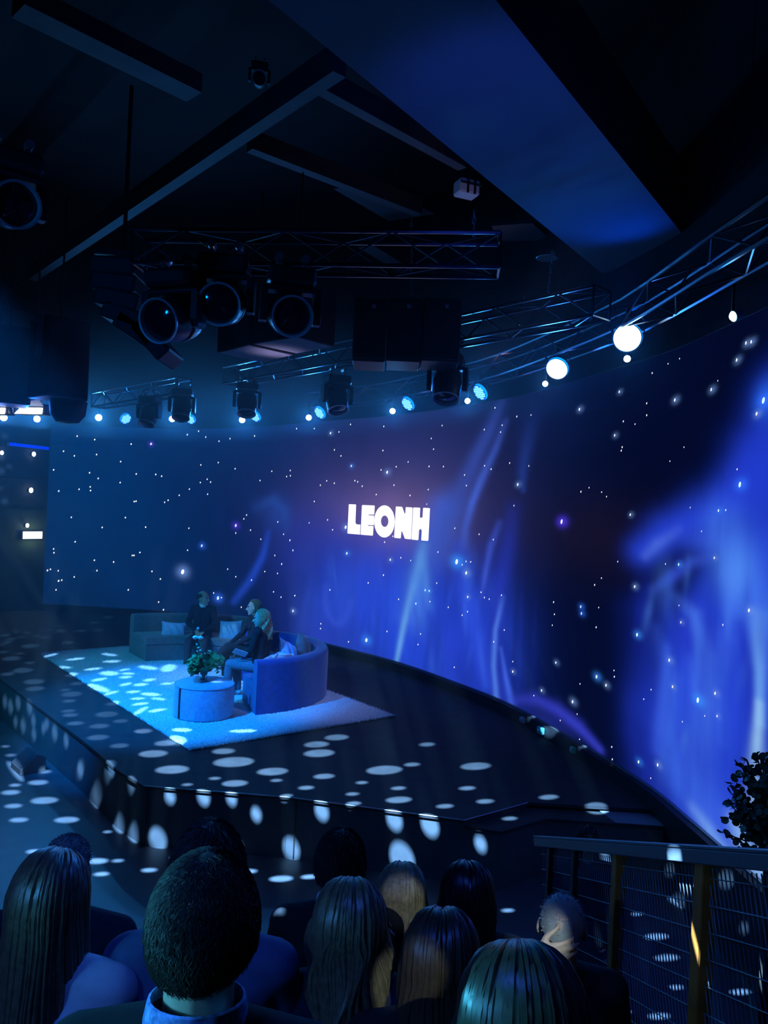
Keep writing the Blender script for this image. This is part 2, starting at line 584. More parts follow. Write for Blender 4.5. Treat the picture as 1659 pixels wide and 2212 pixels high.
# right: the big blue cloud
stroke([(1690, 1250), (1640, 1350), (1560, 1450), (1500, 1600), (1500, 1720)], [165, 160, 150, 140, 120], (42, 76, 236), [.96] * 5, .2, 4)
stroke([(1380, 1330), (1400, 1480), (1395, 1600), (1420, 1700)], [45, 50, 50, 60], (24, 42, 160), [.5, .8, .85, .8], .4)
stroke([(1390, 1190), (1440, 1150), (1520, 1115), (1590, 1075), (1640, 1000)], [36, 42, 50, 54, 54], (40, 70, 226), .85, 0)
stroke([(1690, 850), (1655, 960), (1640, 1060)], [70, 74, 90], (34, 62, 214), [.75, .88, .92])
stroke([(1470, 1230), (1420, 1290), (1400, 1370)], [22, 26, 20], (24, 34, 120), [.4, .5, .2])
stroke([(1500, 1330), (1500, 1390)], [40, 60], (36, 56, 200), .7)
stroke([(1395, 1200), (1420, 1175), (1465, 1145)], [12, 14, 12], (78, 110, 230), [.55, .75, .3])
stroke([(1410, 1275), (1450, 1245), (1490, 1215), (1530, 1205)], [12, 14, 14, 16], (60, 92, 230), [.25, .6, .5, .3])
blob(1530, 1170, 60, 30, (52, 84, 228), .6)
stroke([(1560, 1130), (1600, 1230), (1640, 1330)], [50, 46, 46], (72, 128, 250), [.5, .75, .8], .3)
blob(1590, 1240, 40, 60, (86, 150, 255), .6)
stroke([(1635, 1330), (1640, 1440), (1640, 1560)], [20, 16, 12], (110, 170, 255), [.5, .85, .9])
stroke([(1600, 1350), (1618, 1450), (1622, 1560)], [14, 12, 10], (34, 52, 200), [.5, .7, .6])
stroke([(1640, 1520), (1636, 1600), (1632, 1680), (1640, 1780)], [10, 14, 20, 26], (160, 210, 255), [.6, .8, .75, .7])
stroke([(1505, 1440), (1520, 1540), (1500, 1640), (1520, 1740)], [26, 34, 44, 50], (72, 120, 252), [.4, .65, .6, .75], .35)
stroke([(1440, 1400), (1430, 1500), (1420, 1620)], [10, 12, 16], (60, 96, 245), [.3, .6, .5], .3)
stroke([(1570, 1380), (1550, 1480), (1560, 1600)], [22, 20, 16], (66, 112, 250), [.5, .6, .3], .3)
stroke([(1500, 1750), (1530, 1790), (1560, 1830)], [16, 18, 20], (120, 170, 255), [.5, .8, .7])
stroke([(1590, 1780), (1610, 1830), (1640, 1880)], [22, 30, 40], (140, 190, 255), [.7, .85, .9])
stroke([(1420, 1360), (1450, 1460), (1440, 1580), (1470, 1700)], [16, 24, 26, 30], (70, 120, 255), [.2, .5, .45, .5], .6)
stroke([(1460, 1290), (1500, 1330), (1530, 1420), (1535, 1520)], [14, 18, 20, 16], (80, 132, 255), [.2, .5, .6, .4], .5)
wr = random.Random(5)
for k in range(46):
    x, y = wr.uniform(655, 1090), wr.uniform(1180, 1440)
    L, ln = wr.uniform(50, 150), wr.uniform(-.22, .12)
    a_ = wr.uniform(.12, .34)
    stroke([(x, y), (x + ln * L * .5, y + L * .5), (x + ln * L, y + L)], wr.uniform(3, 9), wr.choice([(74, 126, 255), (58, 100, 250), (24, 44, 170)]), [0, a_, 0], .3)
for k in range(44):
    x, y = wr.uniform(1380, 1660), wr.uniform(1150, 1680)
    L, ln = wr.uniform(80, 220), wr.uniform(-.3, .15)
    a_ = wr.uniform(.15, .4)
    stroke([(x, y), (x + ln * L * .5, y + L * .5), (x + ln * L, y + L)], wr.uniform(7, 20), wr.choice([(82, 140, 255), (64, 112, 252), (28, 50, 190), (30, 54, 200)]), [0, a_, 0], .4)
blob(1655, 862, 26, 40, (40, 100, 240), .85)
C *= (0.86 + .28 * (CLOUD - .5))[..., None]
# faint joints of the screen's cabinets
seam = np.abs((S2 / .5) % 1 - .5) * .5
C *= (1 - .06 * np.exp(-((.25 - seam) / .012) ** 2))[..., None]

# stars: (x, y, half height, tint) read off four enlargements of the photograph
T = {'w': (1.0, 1.0, 1.0), 'p': (.8, .72, 1.0), 'b': (.55, .8, 1.0), 'c': (.7, .95, 1.0)}
ST = []
def stars(sc, ox, oy, txt):
    for it in txt.split(';'):
        a = it.split(',')
        ST.append((ox + float(a[0]) / sc, oy + float(a[1]) / sc, float(a[2]) / sc, a[3] if len(a) > 3 else 'w'))
stars(2.911, 80, 880, "254,181,4;364,203,2;593,231,2;718,230,7,p;947,172,6,b;1018,150,4;1063,187,2;1147,213,4;1216,197,3;1370,180,5;1635,134,4;168,276,3;236,305,2;376,297,4;527,341,4;106,393,5;332,411,4;386,447,5;524,473,3;138,526,6,b;266,515,3;336,500,3;338,523,2;52,592,4;612,592,4;624,590,3;804,597,5,p;826,584,3;748,422,2;785,433,2;625,419,1.5;960,514,3;1032,362,4;1142,347,4;1248,386,3;1072,452,4;1094,470,5;1029,473,3;1075,546,3;896,553,2;1479,402,2.5;1596,430,4;1572,435,3;1595,397,2;1405,460,2;217,691,2.5;557,693,3.5;684,753,3;411,755,4.5;957,760,2;1252,743,9,p;1252,790,4;1303,701,4;1320,677,4;1345,772,2;1517,720,4;1553,798,3;1593,834,4;1410,829,3;241,845,3;106,890,2;108,914,2;1038,870,8,b;949,898,4;600,931,4;611,931,4;648,912,3;918,1034,14;483,972,3;362,961,2;378,1026,2.5;724,1031,4;777,1079,5;1201,1017,2;1252,1065,4;1351,1086,5;1435,1032,3;1515,1044,4;1541,985,6,c;1612,900,5,c;1498,931,2;67,1025,6,p;86,1018,3;135,1027,3.5;137,1091,6;157,1086,3;235,1066,3;48,1123,5;121,1147,3.5;575,1147,2;266,1245,6;797,1272,5;766,1224,2;1113,1167,3;1140,1199,11,b;1162,1196,3;1490,1160,4;1537,1193,3;1623,1184,3;1612,1280,7;1287,1256,3")
stars(2.765, 600, 880, "115,128,4;221,127,2;318,154,6;368,147,3;437,102,2.5;636,114,4;341,254,3;380,290,4;631,258,3.5;920,186,2.5;985,109,3.5;934,250,4;1237,133,4;1301,3,5;1432,55,5;1517,46,3;1344,107,4;1335,148,3;442,350,6,c;620,374,4;656,388,8;710,355,2;782,326,5,b;907,353,5;993,354,3;1119,404,4;1130,467,4;1239,349,4;1278,369,5;1389,333,2.5;1504,350,3;1437,461,7;295,439,3;340,453,4.5;257,465,2.5;463,438,3;480,445,2;507,471,3;697,465,4;902,491,4;793,526,5;893,578,4,b;221,562,3.5;591,521,2;190,690,4,b;300,672,2;330,731,3;75,795,4;93,853,5,c;415,872,7,c;641,805,4.5;675,910,6;738,898,3.5;797,915,4,b;960,864,4;1061,722,3.5;1206,758,3;1291,790,3.5;1415,587,3;1072,922,15,c;1129,989,9;1156,923,4;1128,920,3;1105,940,3;634,1002,5;543,1048,3.5;725,1146,3;884,1092,6,c;908,1096,6,c;828,1172,6,c;912,1160,4;953,1050,3.5;1022,1194,4;1105,1241,4;1138,1132,6;1137,1220,3;1218,1104,4;1238,1136,3;1267,1145,4;1340,1122,3;22,1133,4;105,1124,4;260,1292,3.5;258,1321,3.5;425,1400,3;532,1390,11,c;655,1338,3;856,1353,3.5;841,1416,3;1058,1552,4;1294,1400,5;1357,1330,4;1408,1518,3.5;1408,1578,6;314,1090,2;408,716,9;690,770,3")
stars(2.724, 1050, 700, "1537,112,8;1568,105,8;1482,212,8;1145,204,3;1077,234,4;983,289,5;789,399,6;1371,334,4;1332,386,8;1117,447,8;951,467,5;951,537,5;813,573,5;882,589,4;554,502,7;762,655,6;806,725,5;801,745,5;1640,450,16,b;1600,528,9;1171,725,4;1088,807,4;143,818,3;611,963,4;563,987,5;685,989,4;714,1016,4;449,1163,12,p;854,1122,6;1485,855,5;1501,945,14,b;1208,1080,4;1375,1098,7,c;1418,1095,5;1275,1220,4;1140,1415,7,c;1062,1412,4;1350,1376,6;880,1545,7;780,1398,3;684,1495,4;644,1535,5")
stars(2.724, 1050, 1250, "402,138,5;407,210,4.5;394,274,4;562,165,7,b;566,205,7,b;668,170,4;653,286,5;894,330,9,c;1555,187,9;1153,257,6;1142,158,4;1401,272,5;415,494,6;111,302,4;655,577,9,c;758,540,4;760,577,5;711,627,7;1084,480,8;1104,636,7;1355,675,8;1253,715,14,c;1367,809,6;934,709,4;1162,842,4;514,724,8;541,797,4;558,619,4;331,658,6;286,688,4;441,834,4;745,990,5;748,1063,5;903,1078,8,c;1016,1096,8;975,1174,4;1020,1255,4;977,653,3;1294,808,4;555,945,4")
for (x, y, r, t) in ST:
    if r > 2.1:
        col = {'w': (110, 150, 225), 'p': (80, 60, 235), 'b': (50, 110, 255), 'c': (60, 140, 255)}[t]
        blob(x, y, r * 2.6, r * 2.6, col, min(.9, .16 * r))

vs = [wall_pt(s, z) for s in gs for z in gz]
fs = []
for i in range(NS - 1):
    for j in range(NZ - 1):
        a = i * NZ + j
        fs.append((a, a + 1, a + NZ + 1, a + NZ) if SIGN > 0 else (a, a + NZ, a + NZ + 1, a + 1))
led = thing('led_screen', 'tall curved wall screen showing a blue nebula and white stars', 'screen', (0, 0, 0))
sb = MB()
sb.v, sb.f, sb.m = vs, fs, [0] * len(fs)
panel = sb.build('display_surface', attr_screen('screen_picture'), led)
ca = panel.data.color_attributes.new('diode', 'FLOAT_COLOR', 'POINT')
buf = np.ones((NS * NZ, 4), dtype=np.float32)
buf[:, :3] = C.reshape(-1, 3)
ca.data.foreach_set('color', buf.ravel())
# star points: small lit ovals on the same surface
stb = {k: MB() for k in T}
for (x, y, r, t) in ST:
    s, z, ms, mz = Wmap(x, y)
    rr = max(1.8, r * (1.22 if x > 1080 else 1.1)) * mz
    if z + rr > LEDZ1 or z - rr < LEDZ0 or s < .05:
        continue
    n = 10
    lean = .35
    vv = [wall_pt(s + rr * .78 * math.cos(q) - SIGN * 0 + lean * rr * math.sin(q) * .5, z + rr * math.sin(q), .012) for q in [2 * math.pi * k / n for k in range(n)]]
    stb[t].add(vv, [tuple(range(n))])
sm = MB()
for k, t in enumerate(T):
    sm.add(stb[t].v, stb[t].f, k)
sm.build('star_field', [emitter('star_' + t, T[t], 1.5 if t == 'w' else 1.3) for t in T], led)['kind'] = 'stuff'
# lettering LEONH
def LP(lst):
    out = []
    for x, y in lst:
        s, z, _, _ = Wmap(735 + x / 7.716, 1070 + y / 7.716)
        out.append(wall_pt(s, z, .02))
    return out
letters = {
    'letter_L': [[(155, 155), (162, 148), (268, 152), (277, 160), (266, 445), (272, 470), (290, 484), (350, 488), (342, 655), (132, 636)]],
    'letter_E': [[(385, 162), (580, 170), (588, 180), (580, 322), (484, 322), (484, 334), (578, 338), (572, 500), (474, 494), (474, 506), (568, 514), (558, 665), (550, 672), (352, 656), (374, 170)]],
    'letter_N': [[(940, 195), (950, 187), (1040, 192), (1050, 200), (1086, 305), (1098, 305), (1106, 200), (1116, 197), (1212, 203), (1221, 212), (1196, 725), (1186, 734), (1098, 724), (1088, 714), (1046, 602), (1034, 602), (1024, 708), (1014, 718), (918, 708), (912, 700)]],
    'letter_H': [[(1230, 210), (1240, 203), (1340, 207), (1348, 215), (1342, 355), (1350, 374), (1374, 376), (1388, 360), (1396, 215), (1404, 208), (1502, 214), (1511, 222), (1484, 750), (1474, 760), (1374, 752), (1366, 744), (1374, 590), (1362, 565), (1342, 564), (1328, 585), (1318, 738), (1308, 748), (1210, 738), (1202, 730)]],
}
M_sign = emitter('lettering_white', (1.0, .97, 1.0), 1.25, 'AUTO')
for nm, polys in letters.items():
    lb = MB()
    for p in polys:
        pts = LP(p)
        lb.add(pts, [tuple(range(len(pts)))])
    lb.build(nm, M_sign, led)
ob = MB()
ns_ = 40
outer = LP([(750 + 172 * math.cos(q), 435 + 268 * math.sin(q)) for q in [2 * math.pi * k / ns_ for k in range(ns_)]])
inner = LP([(754 + 62 * math.cos(q), 432 + 95 * math.sin(q)) for q in [2 * math.pi * k / ns_ for k in range(ns_)]])
ob.add(outer + inner, [(k, (k + 1) % ns_, ns_ + (k + 1) % ns_, ns_ + k) for k in range(ns_)])
ob.build('letter_O', M_sign, led)
# backing, plinth and top rail of the screen
def wall_strip(z0, z1, o0, o1, step=.15):
    b = MB()
    ss = np.arange(0, SA[-1], step)
    rows = [[wall_pt(s, z, o) for s in ss] for z, o in ((z0, o0), (z1, o0), (z1, o1), (z0, o1))]
    n = len(ss)
    vv = [p for r in rows for p in r]
    ff = []
    for k in range(4):
        kk = (k + 1) % 4
        for i in range(n - 1):
            ff.append((k * n + i, k * n + i + 1, kk * n + i + 1, kk * n + i))
    ff += [(0, n, 2 * n, 3 * n), (n - 1, 4 * n - 1, 3 * n - 1, 2 * n - 1)]
    return b.add(vv, ff)
wall_strip(LEDZ0 - .01, LEDZ1 + .02, -.03, -.14).build('cabinet_back', M_black, led)
wall_strip(LEDZ0 - .012, LEDZ0 - .002, .03, -.14).build('bottom_rail', M_edge, led)
struct(wall_strip(0.0, LEDZ0 - .013, .10, -.14).build('trim_2', M_black), 'low black plinth carrying the curved screen', 'trim')
struct(wall_strip(LEDZ1 + .03, HZ, -.16, -.30, .3).build('wall_drape', mat('black_drape', (.010, .010, .012), .95, noise=.3, nscale=6)), 'black drape above the curved screen', 'wall')

# ------------------------------------------------------------------ stage
e = [G(x, y, STZ) for x, y in ((-120, 1405), (0, 1466), (180, 1600), (255, 1665), (310, 1697), (620, 1721), (1003, 1771), (1140, 1733))]
wallpts = [wall_pt(s, 0, .10) for s in np.arange(0.2, 21.0, .3) if wall_pt(s, 0).y > e[-1].y - .1]
front = [(p.x, p.y) for p in e]
pin = wallpts[-1]
outline = front + [(pin.x, pin.y)] + [(p.x, p.y) for p in reversed(wallpts[:-1])] + [(-8.9, 18.9), (-10.4, 16.2)]
stage = thing('stage', 'low black stage deck under the rug and sofas', 'stage', (0, 0, 0))
MB().prism(outline, STZ - .03, STZ).build('deck', M_deck, stage)
skirt = MB()
for i in range(len(front) - 1):
    (x0, y0), (x1, y1) = front[i], front[i + 1]
    d = Vector((x1 - x0, y1 - y0, 0)).normalized()
    nn = Vector((d.y, -d.x, 0)) * .02
    q = [Vector((x0, y0, 0)), Vector((x1, y1, 0))]
    skirt.add([q[0] - nn, q[1] - nn, q[1] - nn + Vector((0, 0, STZ - .031)), q[0] - nn + Vector((0, 0, STZ - .031)),
               q[0] - nn * 3, q[1] - nn * 3, q[1] - nn * 3 + Vector((0, 0, STZ - .031)), q[0] - nn * 3 + Vector((0, 0, STZ - .031))],
              [(0, 1, 2, 3), (5, 4, 7, 6), (3, 2, 6, 7), (0, 4, 5, 1), (0, 3, 7, 4), (1, 5, 6, 2)])
skirt.build('skirt', M_face, stage)
tb = MB()
for i in range(4, len(e) - 1):
    tb.tube([e[i] + Vector((0, 0, -.004)), e[i + 1] + Vector((0, 0, -.004))], .006, 6)
tb.build('edge_trim', M_edge, stage)
for px in (640, 320):
    g = G(px, 1722 if px > 500 else 1698, STZ)
    MB().box((g.x, g.y - .008, .29), (.012, .02, .56)).build('panel_joint', M_black, stage)

# the lower step at the right end of the stage
SZ2 = .555
c0 = G(1003, 1771, STZ)
st_pts = [(c0.x, c0.y), tuple(G(1082, 1797, SZ2)[:2]), tuple(G(1180, 1768, SZ2)[:2]), tuple(G(1480, 1790, SZ2)[:2]), (3.1, 7.4), (pin.x - .02, pin.y), (e[-1].x, e[-1].y)]
step = thing('stage_step', 'lower black step at the right end of the stage', 'step', (0, 0, 0))
MB().prism(st_pts, SZ2 - .03, SZ2).build('tread', M_deck, step)
MB().prism([(x * .995, y + .02) for x, y in st_pts], 0.0, SZ2 - .031).build('riser', M_face, step)
g0, g1 = G(1180, 1768, SZ2), G(1480, 1790, SZ2)
M_lit_tread = mat('lit_tread_tone', (.16, .17, .2), .6, noise=.1)  # the lit part of the tread, put into a paler colour
MB().prism([tuple(G(1290, 1748, SZ2)[:2]), tuple(G(1440, 1762, SZ2)[:2]), tuple(G(1478, 1789, SZ2)[:2]), tuple(G(1330, 1778, SZ2)[:2])], SZ2 + .001, SZ2 + .006).build('lit_tread_patch', M_lit_tread, step)['label'] = 'lit patch of the tread, laid as a paler sheet'

# the haze over the stage
hz = bpy.data.materials.new('stage_haze')
hz.use_nodes = True
hz.node_tree.nodes.clear()
ho = hz.node_tree.nodes.new('ShaderNodeOutputMaterial')
hv = hz.node_tree.nodes.new('ShaderNodeVolumeScatter')
hv.inputs['Color'].default_value = (.85, .93, 1, 1)
hv.inputs['Density'].default_value = HAZE
hv.inputs['Anisotropy'].default_value = .3
hz.node_tree.links.new(hv.outputs[0], ho.inputs['Volume'])
haze = tag(MB().box((-4.0, 17.5, 3.2), (17.0, 21.0, 6.2)).build('haze', hz), 'thin blue stage haze over the stage and screen', 'haze', kind='stuff')
hz2 = hz.copy()
hz2.name = 'stage_haze_layer'
hz2.node_tree.nodes['Volume Scatter'].inputs['Density'].default_value = HAZE * 3
MB().box((-4.0, 14.6, CAMZ + 1.84), (16.0, 10.8, 1.0)).build('haze_layer', hz2, haze)

# ------------------------------------------------------------------ rug
rc = [G(75, 1413, STZ), G(410, 1622, STZ), G(853, 1548, STZ)]
ux = (rc[2] - rc[1])
uy = (rc[0] - rc[1])
ux.z = uy.z = 0
uy = uy - ux * (uy.dot(ux) / ux.dot(ux))
M_rug = mat('cream_shag', (.52, .54, .56), .95, spec=.1, noise=.12, nscale=40, sheen=.2)
rug = thing('rug', 'large cream shag rug lit blue on the stage', 'rug', (rc[1].x, rc[1].y, STZ))
nu, nv = 150, 280
rb = MB()
rv = []
for j in range(nv + 1):
    for i in range(nu + 1):
        u, v = i / nu, j / nv
        edge = 1 if 0 < i < nu and 0 < j < nv else 0
        p = ux * (u + (rnd.random() - .5) * .006) + uy * (v + (rnd.random() - .5) * .003)
        rv.append(p + Vector((0, 0, .006 + edge * (.012 + rnd.random() * .016))))
rf = [(j * (nu + 1) + i, j * (nu + 1) + i + 1, (j + 1) * (nu + 1) + i + 1, (j + 1) * (nu + 1) + i) for j in range(nv) for i in range(nu)]
rb.add(rv, rf)
rb.build('pile', M_rug, rug)
tf = MB()
for k in range(5200):
    side = rnd.random()
    if side < .28:
        u, v = rnd.random(), -.001
    elif side < .5:
        u, v = rnd.random(), 1.001
    elif side < .74:
        u, v = -.002, rnd.random()
    else:
        u, v = 1.002, rnd.random()
    p = ux * u + uy * v
    a = rnd.random() * 6.28
    d = Vector((math.cos(a), math.sin(a), 0)) * .025
    w = Vector((-math.sin(a), math.cos(a), 0)) * .006
    tf.add([p - w + Vector((0, 0, .004)), p + w + Vector((0, 0, .004)), p + d + Vector((0, 0, .02 + rnd.random() * .02))], [(0, 1, 2)])
tf.build('tufted_edge', M_rug, rug)['kind'] = 'stuff'
RUGZ = STZ + .022

# ------------------------------------------------------------------ soffit, beams and roof
HS = CAMZ + 3.1
sa = [G(580, 0, HS), G(1300, 590, HS), G(1508, 548, HS), G(1130, 70, HS)]
dA = (sa[0] - sa[1]).normalized()
s4 = [sa[1] + dA * 9.5, sa[1], sa[2], sa[2] + dA * 9.0]
sf = MB()
sf.add([*s4, *[p + Vector((0, 0, .7)) for p in s4]], [(0, 1, 2, 3), (7, 6, 5, 4), (0, 4, 5, 1), (1, 5, 6, 2), (2, 6, 7, 3), (3, 7, 4, 0)])
struct(sf.build('ceiling_soffit', M_soffit), 'broad flat ceiling soffit lit deep blue above the screen', 'ceiling')


def beam(a, b, w, h, name='ceiling_beam'):
    d = (b - a)
    R = d.to_track_quat('X', 'Z').to_matrix()
    o = MB().box((a + b) / 2, (d.length, w, h), R).build(name, M_beam)
    return o


HB = CAMZ + 4.5
struct(beam(G(735, 128, HB), G(70, 590, HB), .16, .3), 'long grey ceiling beam crossing the dark roof', 'beam')
struct(beam(G(690, 172, HB + .2), G(1000, 345, HB + .2), .15, .25), 'short ceiling beam next to the blue soffit', 'beam')
struct(beam(G(540, 305, HB + .3), G(905, 448, HB + .3), .16, .25), 'middle ceiling beam left of the soffit', 'beam')
struct(beam(G(790, 520, HB + .1), G(940, 612, HB + .1), .3, .2), 'ceiling beam above the black loudspeaker row', 'beam')
struct(beam(G(40, 0, HB), G(420, 190, HB), .3, .2), 'faint ceiling beam at the upper left', 'beam')
pb = MB()
q = [G(720, 408, HB + .4), G(800, 400, HB + .4), G(940, 462, HB + .4), G(840, 478, HB + .4)]
pb.add(q + [p + Vector((0, 0, .05)) for p in q], [(0, 1, 2, 3), (7, 6, 5, 4), (0, 4, 5, 1), (1, 5, 6, 2), (2, 6, 7, 3), (3, 7, 4, 0)])
struct(pb.build('ceiling_panel', M_beam), 'brownish ceiling panel between two beams', 'ceiling')
pb = MB()
q = [G(1062, 488, HB - .4), G(1150, 482, HB - .4), G(1192, 520, HB - .4), G(1075, 520, HB - .4)]
pb.add(q + [p + Vector((0, 0, .05)) for p in q], [(0, 1, 2, 3), (7, 6, 5, 4), (0, 4, 5, 1), (1, 5, 6, 2), (2, 6, 7, 3), (3, 7, 4, 0)])
struct(pb.build('ceiling_panel', M_beam), 'small pale ceiling panel beside the soffit edge', 'ceiling')


# ------------------------------------------------------------------ trusses
def truss(label, pts, size=.29, bay=.42, group=None, n=6):
    pts = [Vector(p) for p in pts]
    t = thing('lighting_truss', label, 'truss', pts[0], group=group)
    o = pts[0]
    L = [0]
    for a, b in zip(pts[:-1], pts[1:]):
        L.append(L[-1] + (b - a).length)

    def at(u):
        for i in range(len(pts) - 1):
            if u <= L[i + 1] or i == len(pts) - 2:
                f = (u - L[i]) / (L[i + 1] - L[i])
                d = pts[i + 1] - pts[i]
                return pts[i] + d * f, Vector((d.y, -d.x, 0)).normalized()
    h = size / 2
    k = max(2, int(L[-1] / bay))
    us = [L[-1] * i / k for i in range(k + 1)]
    cor = ((-h, -h), (h, -h), (h, h), (-h, h))
    C4 = []
    for cx, cz in cor:
        line = []
        for u in us:
            p, s = at(u)
            line.append(p + s * cx + Vector((0, 0, cz)) - o)
        C4.append(line)
        MB().tube(line, .019, n).build('chord', M_metal, t, smooth=True)
    br = MB()
    for i in range(k):
        for a, b in ((0, 1), (1, 2), (2, 3), (3, 0)):
            br.tube([C4[a][i], C4[b][i + 1]] if (i + a) % 2 else [C4[b][i], C4[a][i + 1]], .010, 5)
    for i in (0, k):
        for a, b in ((0, 1), (1, 2), (2, 3), (3, 0)):
            br.tube([C4[a][i], C4[b][i]], .012, 5)
    br.build('bracing', M_metal, t, smooth=True)
    return t


TRG = 'aluminium lighting trusses under the roof'
truss('straight aluminium truss carrying the three large moving heads', [P(300, 543, 6.9), P(1078, 552, 6.6)], group=TRG)
truss('long aluminium truss running right above the hanging loudspeaker row', [P(497, 814, 13.8), P(1300, 655, 7.7)], group=TRG)
truss('short aluminium truss at the left above the screen end', [P(212, 866, 16.2), P(398, 834, 14.2)], group=TRG)
cpts = [wall_pt(s, CAMZ + 2.14, .42) for s in np.arange(8.5, SA[-1] - 1.5, .6)]
truss('curved aluminium truss following the screen top', cpts, group=TRG, bay=.6)


# ------------------------------------------------------------------ lamps
def frame_to(d, up=Vector((0, 0, 1))):
    """rotation whose +Z looks along d"""
    return Vector(d).to_track_quat('Z', 'Y').to_matrix().to_4x4()


M_parlens = emitter('par_lens_blue', (.55, .85, 1.0), 7.0)
M_parrim = emitter('par_rim_blue', (0.0, .20, 1.0), 2.2)
M_parblue = emitter('par_cell_blue', (.01, .16, 1.0), 1.2)
M_parcell = emitter('par_cell_cyan', (.25, .8, 1.0), 1.5)
M_bulb = emitter('bulb_white', (.75, .92, 1.0), 9.0)
PARG = 'round blue stage lamps along the curved truss'
pars = [
    (1355, 730, 7.8, .137, (-.5, 1.5, 2.6), 'largest round blue stage lamp at the right of the curved truss, facing out', 1.0),
    (1203, 797, 9.3, .13, (-1.2, 4.0, 1.2), 'bright blue stage lamp second from the right on the curved truss', 1.0),
    (1036, 848, 11.2, .122, (-4.2, 8.0, .6), 'tilted blue stage lamp right of the central hanging loudspeakers', .5),
    (880, 873, 12.9, .122, (-4.5, 9.0, .6), 'tilted blue stage lamp below the black loudspeaker row', .5),
    (690, 892, 14.8, .125, (-6.0, 10.0, .6), 'blue stage lamp above the left side of the lettering', .5),
    (551, 900, 16.4, .12, (-6.0, 11.0, 1.), 'blue stage lamp half hidden by a dark moving head', .35),
    (411, 906, 17.6, .12, (-6.5, 12.0, 1.), 'small blue stage lamp peeking out from behind a moving head', .3),
    (272, 905, 18.1, .13, (-3.0, 15.5, 3.0), 'dim blue stage lamp seen edge-on at the left', .2),
]
for (px, py, D, r, aim, lab, k) in pars:
    p = P(px, py, D)
    t = thing('par_lamp', lab, 'stage lamp', p, group=PARG)
    d = (Vector(aim) - p).normalized()
    M = frame_to(d)
    hb = MB()
    hb.lathe([(.02, -.16), (r * .75, -.15), (r * .9, -.10), (r, -.03), (r * 1.06, -.03), (r * 1.06, .012), (r * 1.0, .012), (r * .99, -.012)], 28, M)
    hb.build('housing', M_fix, t, smooth=True)
    rb_ = MB()
    rb_.lathe([(r * 1.065, -.028), (r * 1.065, .01)], 28, M, cap=False)
    rb_.build('rim', M_parrim, t)['label'] = 'glowing blue rim'
    lb = MB()
    lb.lathe([(r * .985, 0), (r * .8, .004), (.001, .006)], 28, M, m=0, cap=False)
    lb.build('lens', M_parlens if k > .6 else M_parblue, t, smooth=True)
    cells = MB()
    cr_ = r * .135
    for a in range(-3, 4):
        for b in range(-3, 4):
            x, y = (a + b * .5) * r * .3, b * .866 * r * .3
            if math.hypot(x, y) < r * .82:
                cells.lathe([(cr_, .007), (cr_ * .7, .012), (.001, .014)], 10, M @ Matrix.Translation((x, y, 0)), cap=False)
    cells.build('led_cells', M_parlens if k > .6 else M_parcell, t)
    bb = MB()
    sx = Vector((0, 0, 1)).cross(d).normalized()
    top = Vector((0, 0, r * 1.55))
    bb.tube([sx * r * 1.14 - d * .05, sx * r * 1.14 + top * .8, sx * r * .9 + top, -sx * r * .9 + top, -sx * r * 1.14 + top * .8, -sx * r * 1.14 - d * .05], .012, 6, flat=.4)
    bb.build('bracket', M_darkmetal, t)
    MB().box(top + Vector((0, 0, .04)), (.05, .05, .10)).build('clamp', M_darkmetal, t)
    lamp('par_beam', 'SPOT', p + d * .03, (0.0, .14, 1.0), 90 * k, p + d * 3, 100, .9, .08)
    lamp('par_glow', 'SPOT', p + d * .05, (0.0, .14, 1.0), (64 if k > .6 else 18) * (D / 9.0) ** 2 * (.35 + .65 * k), p + (Vector((0, 0, CAMZ + 1.0)) - p).normalized() + Vector((0, 0, .05)), 120, .9, .05)

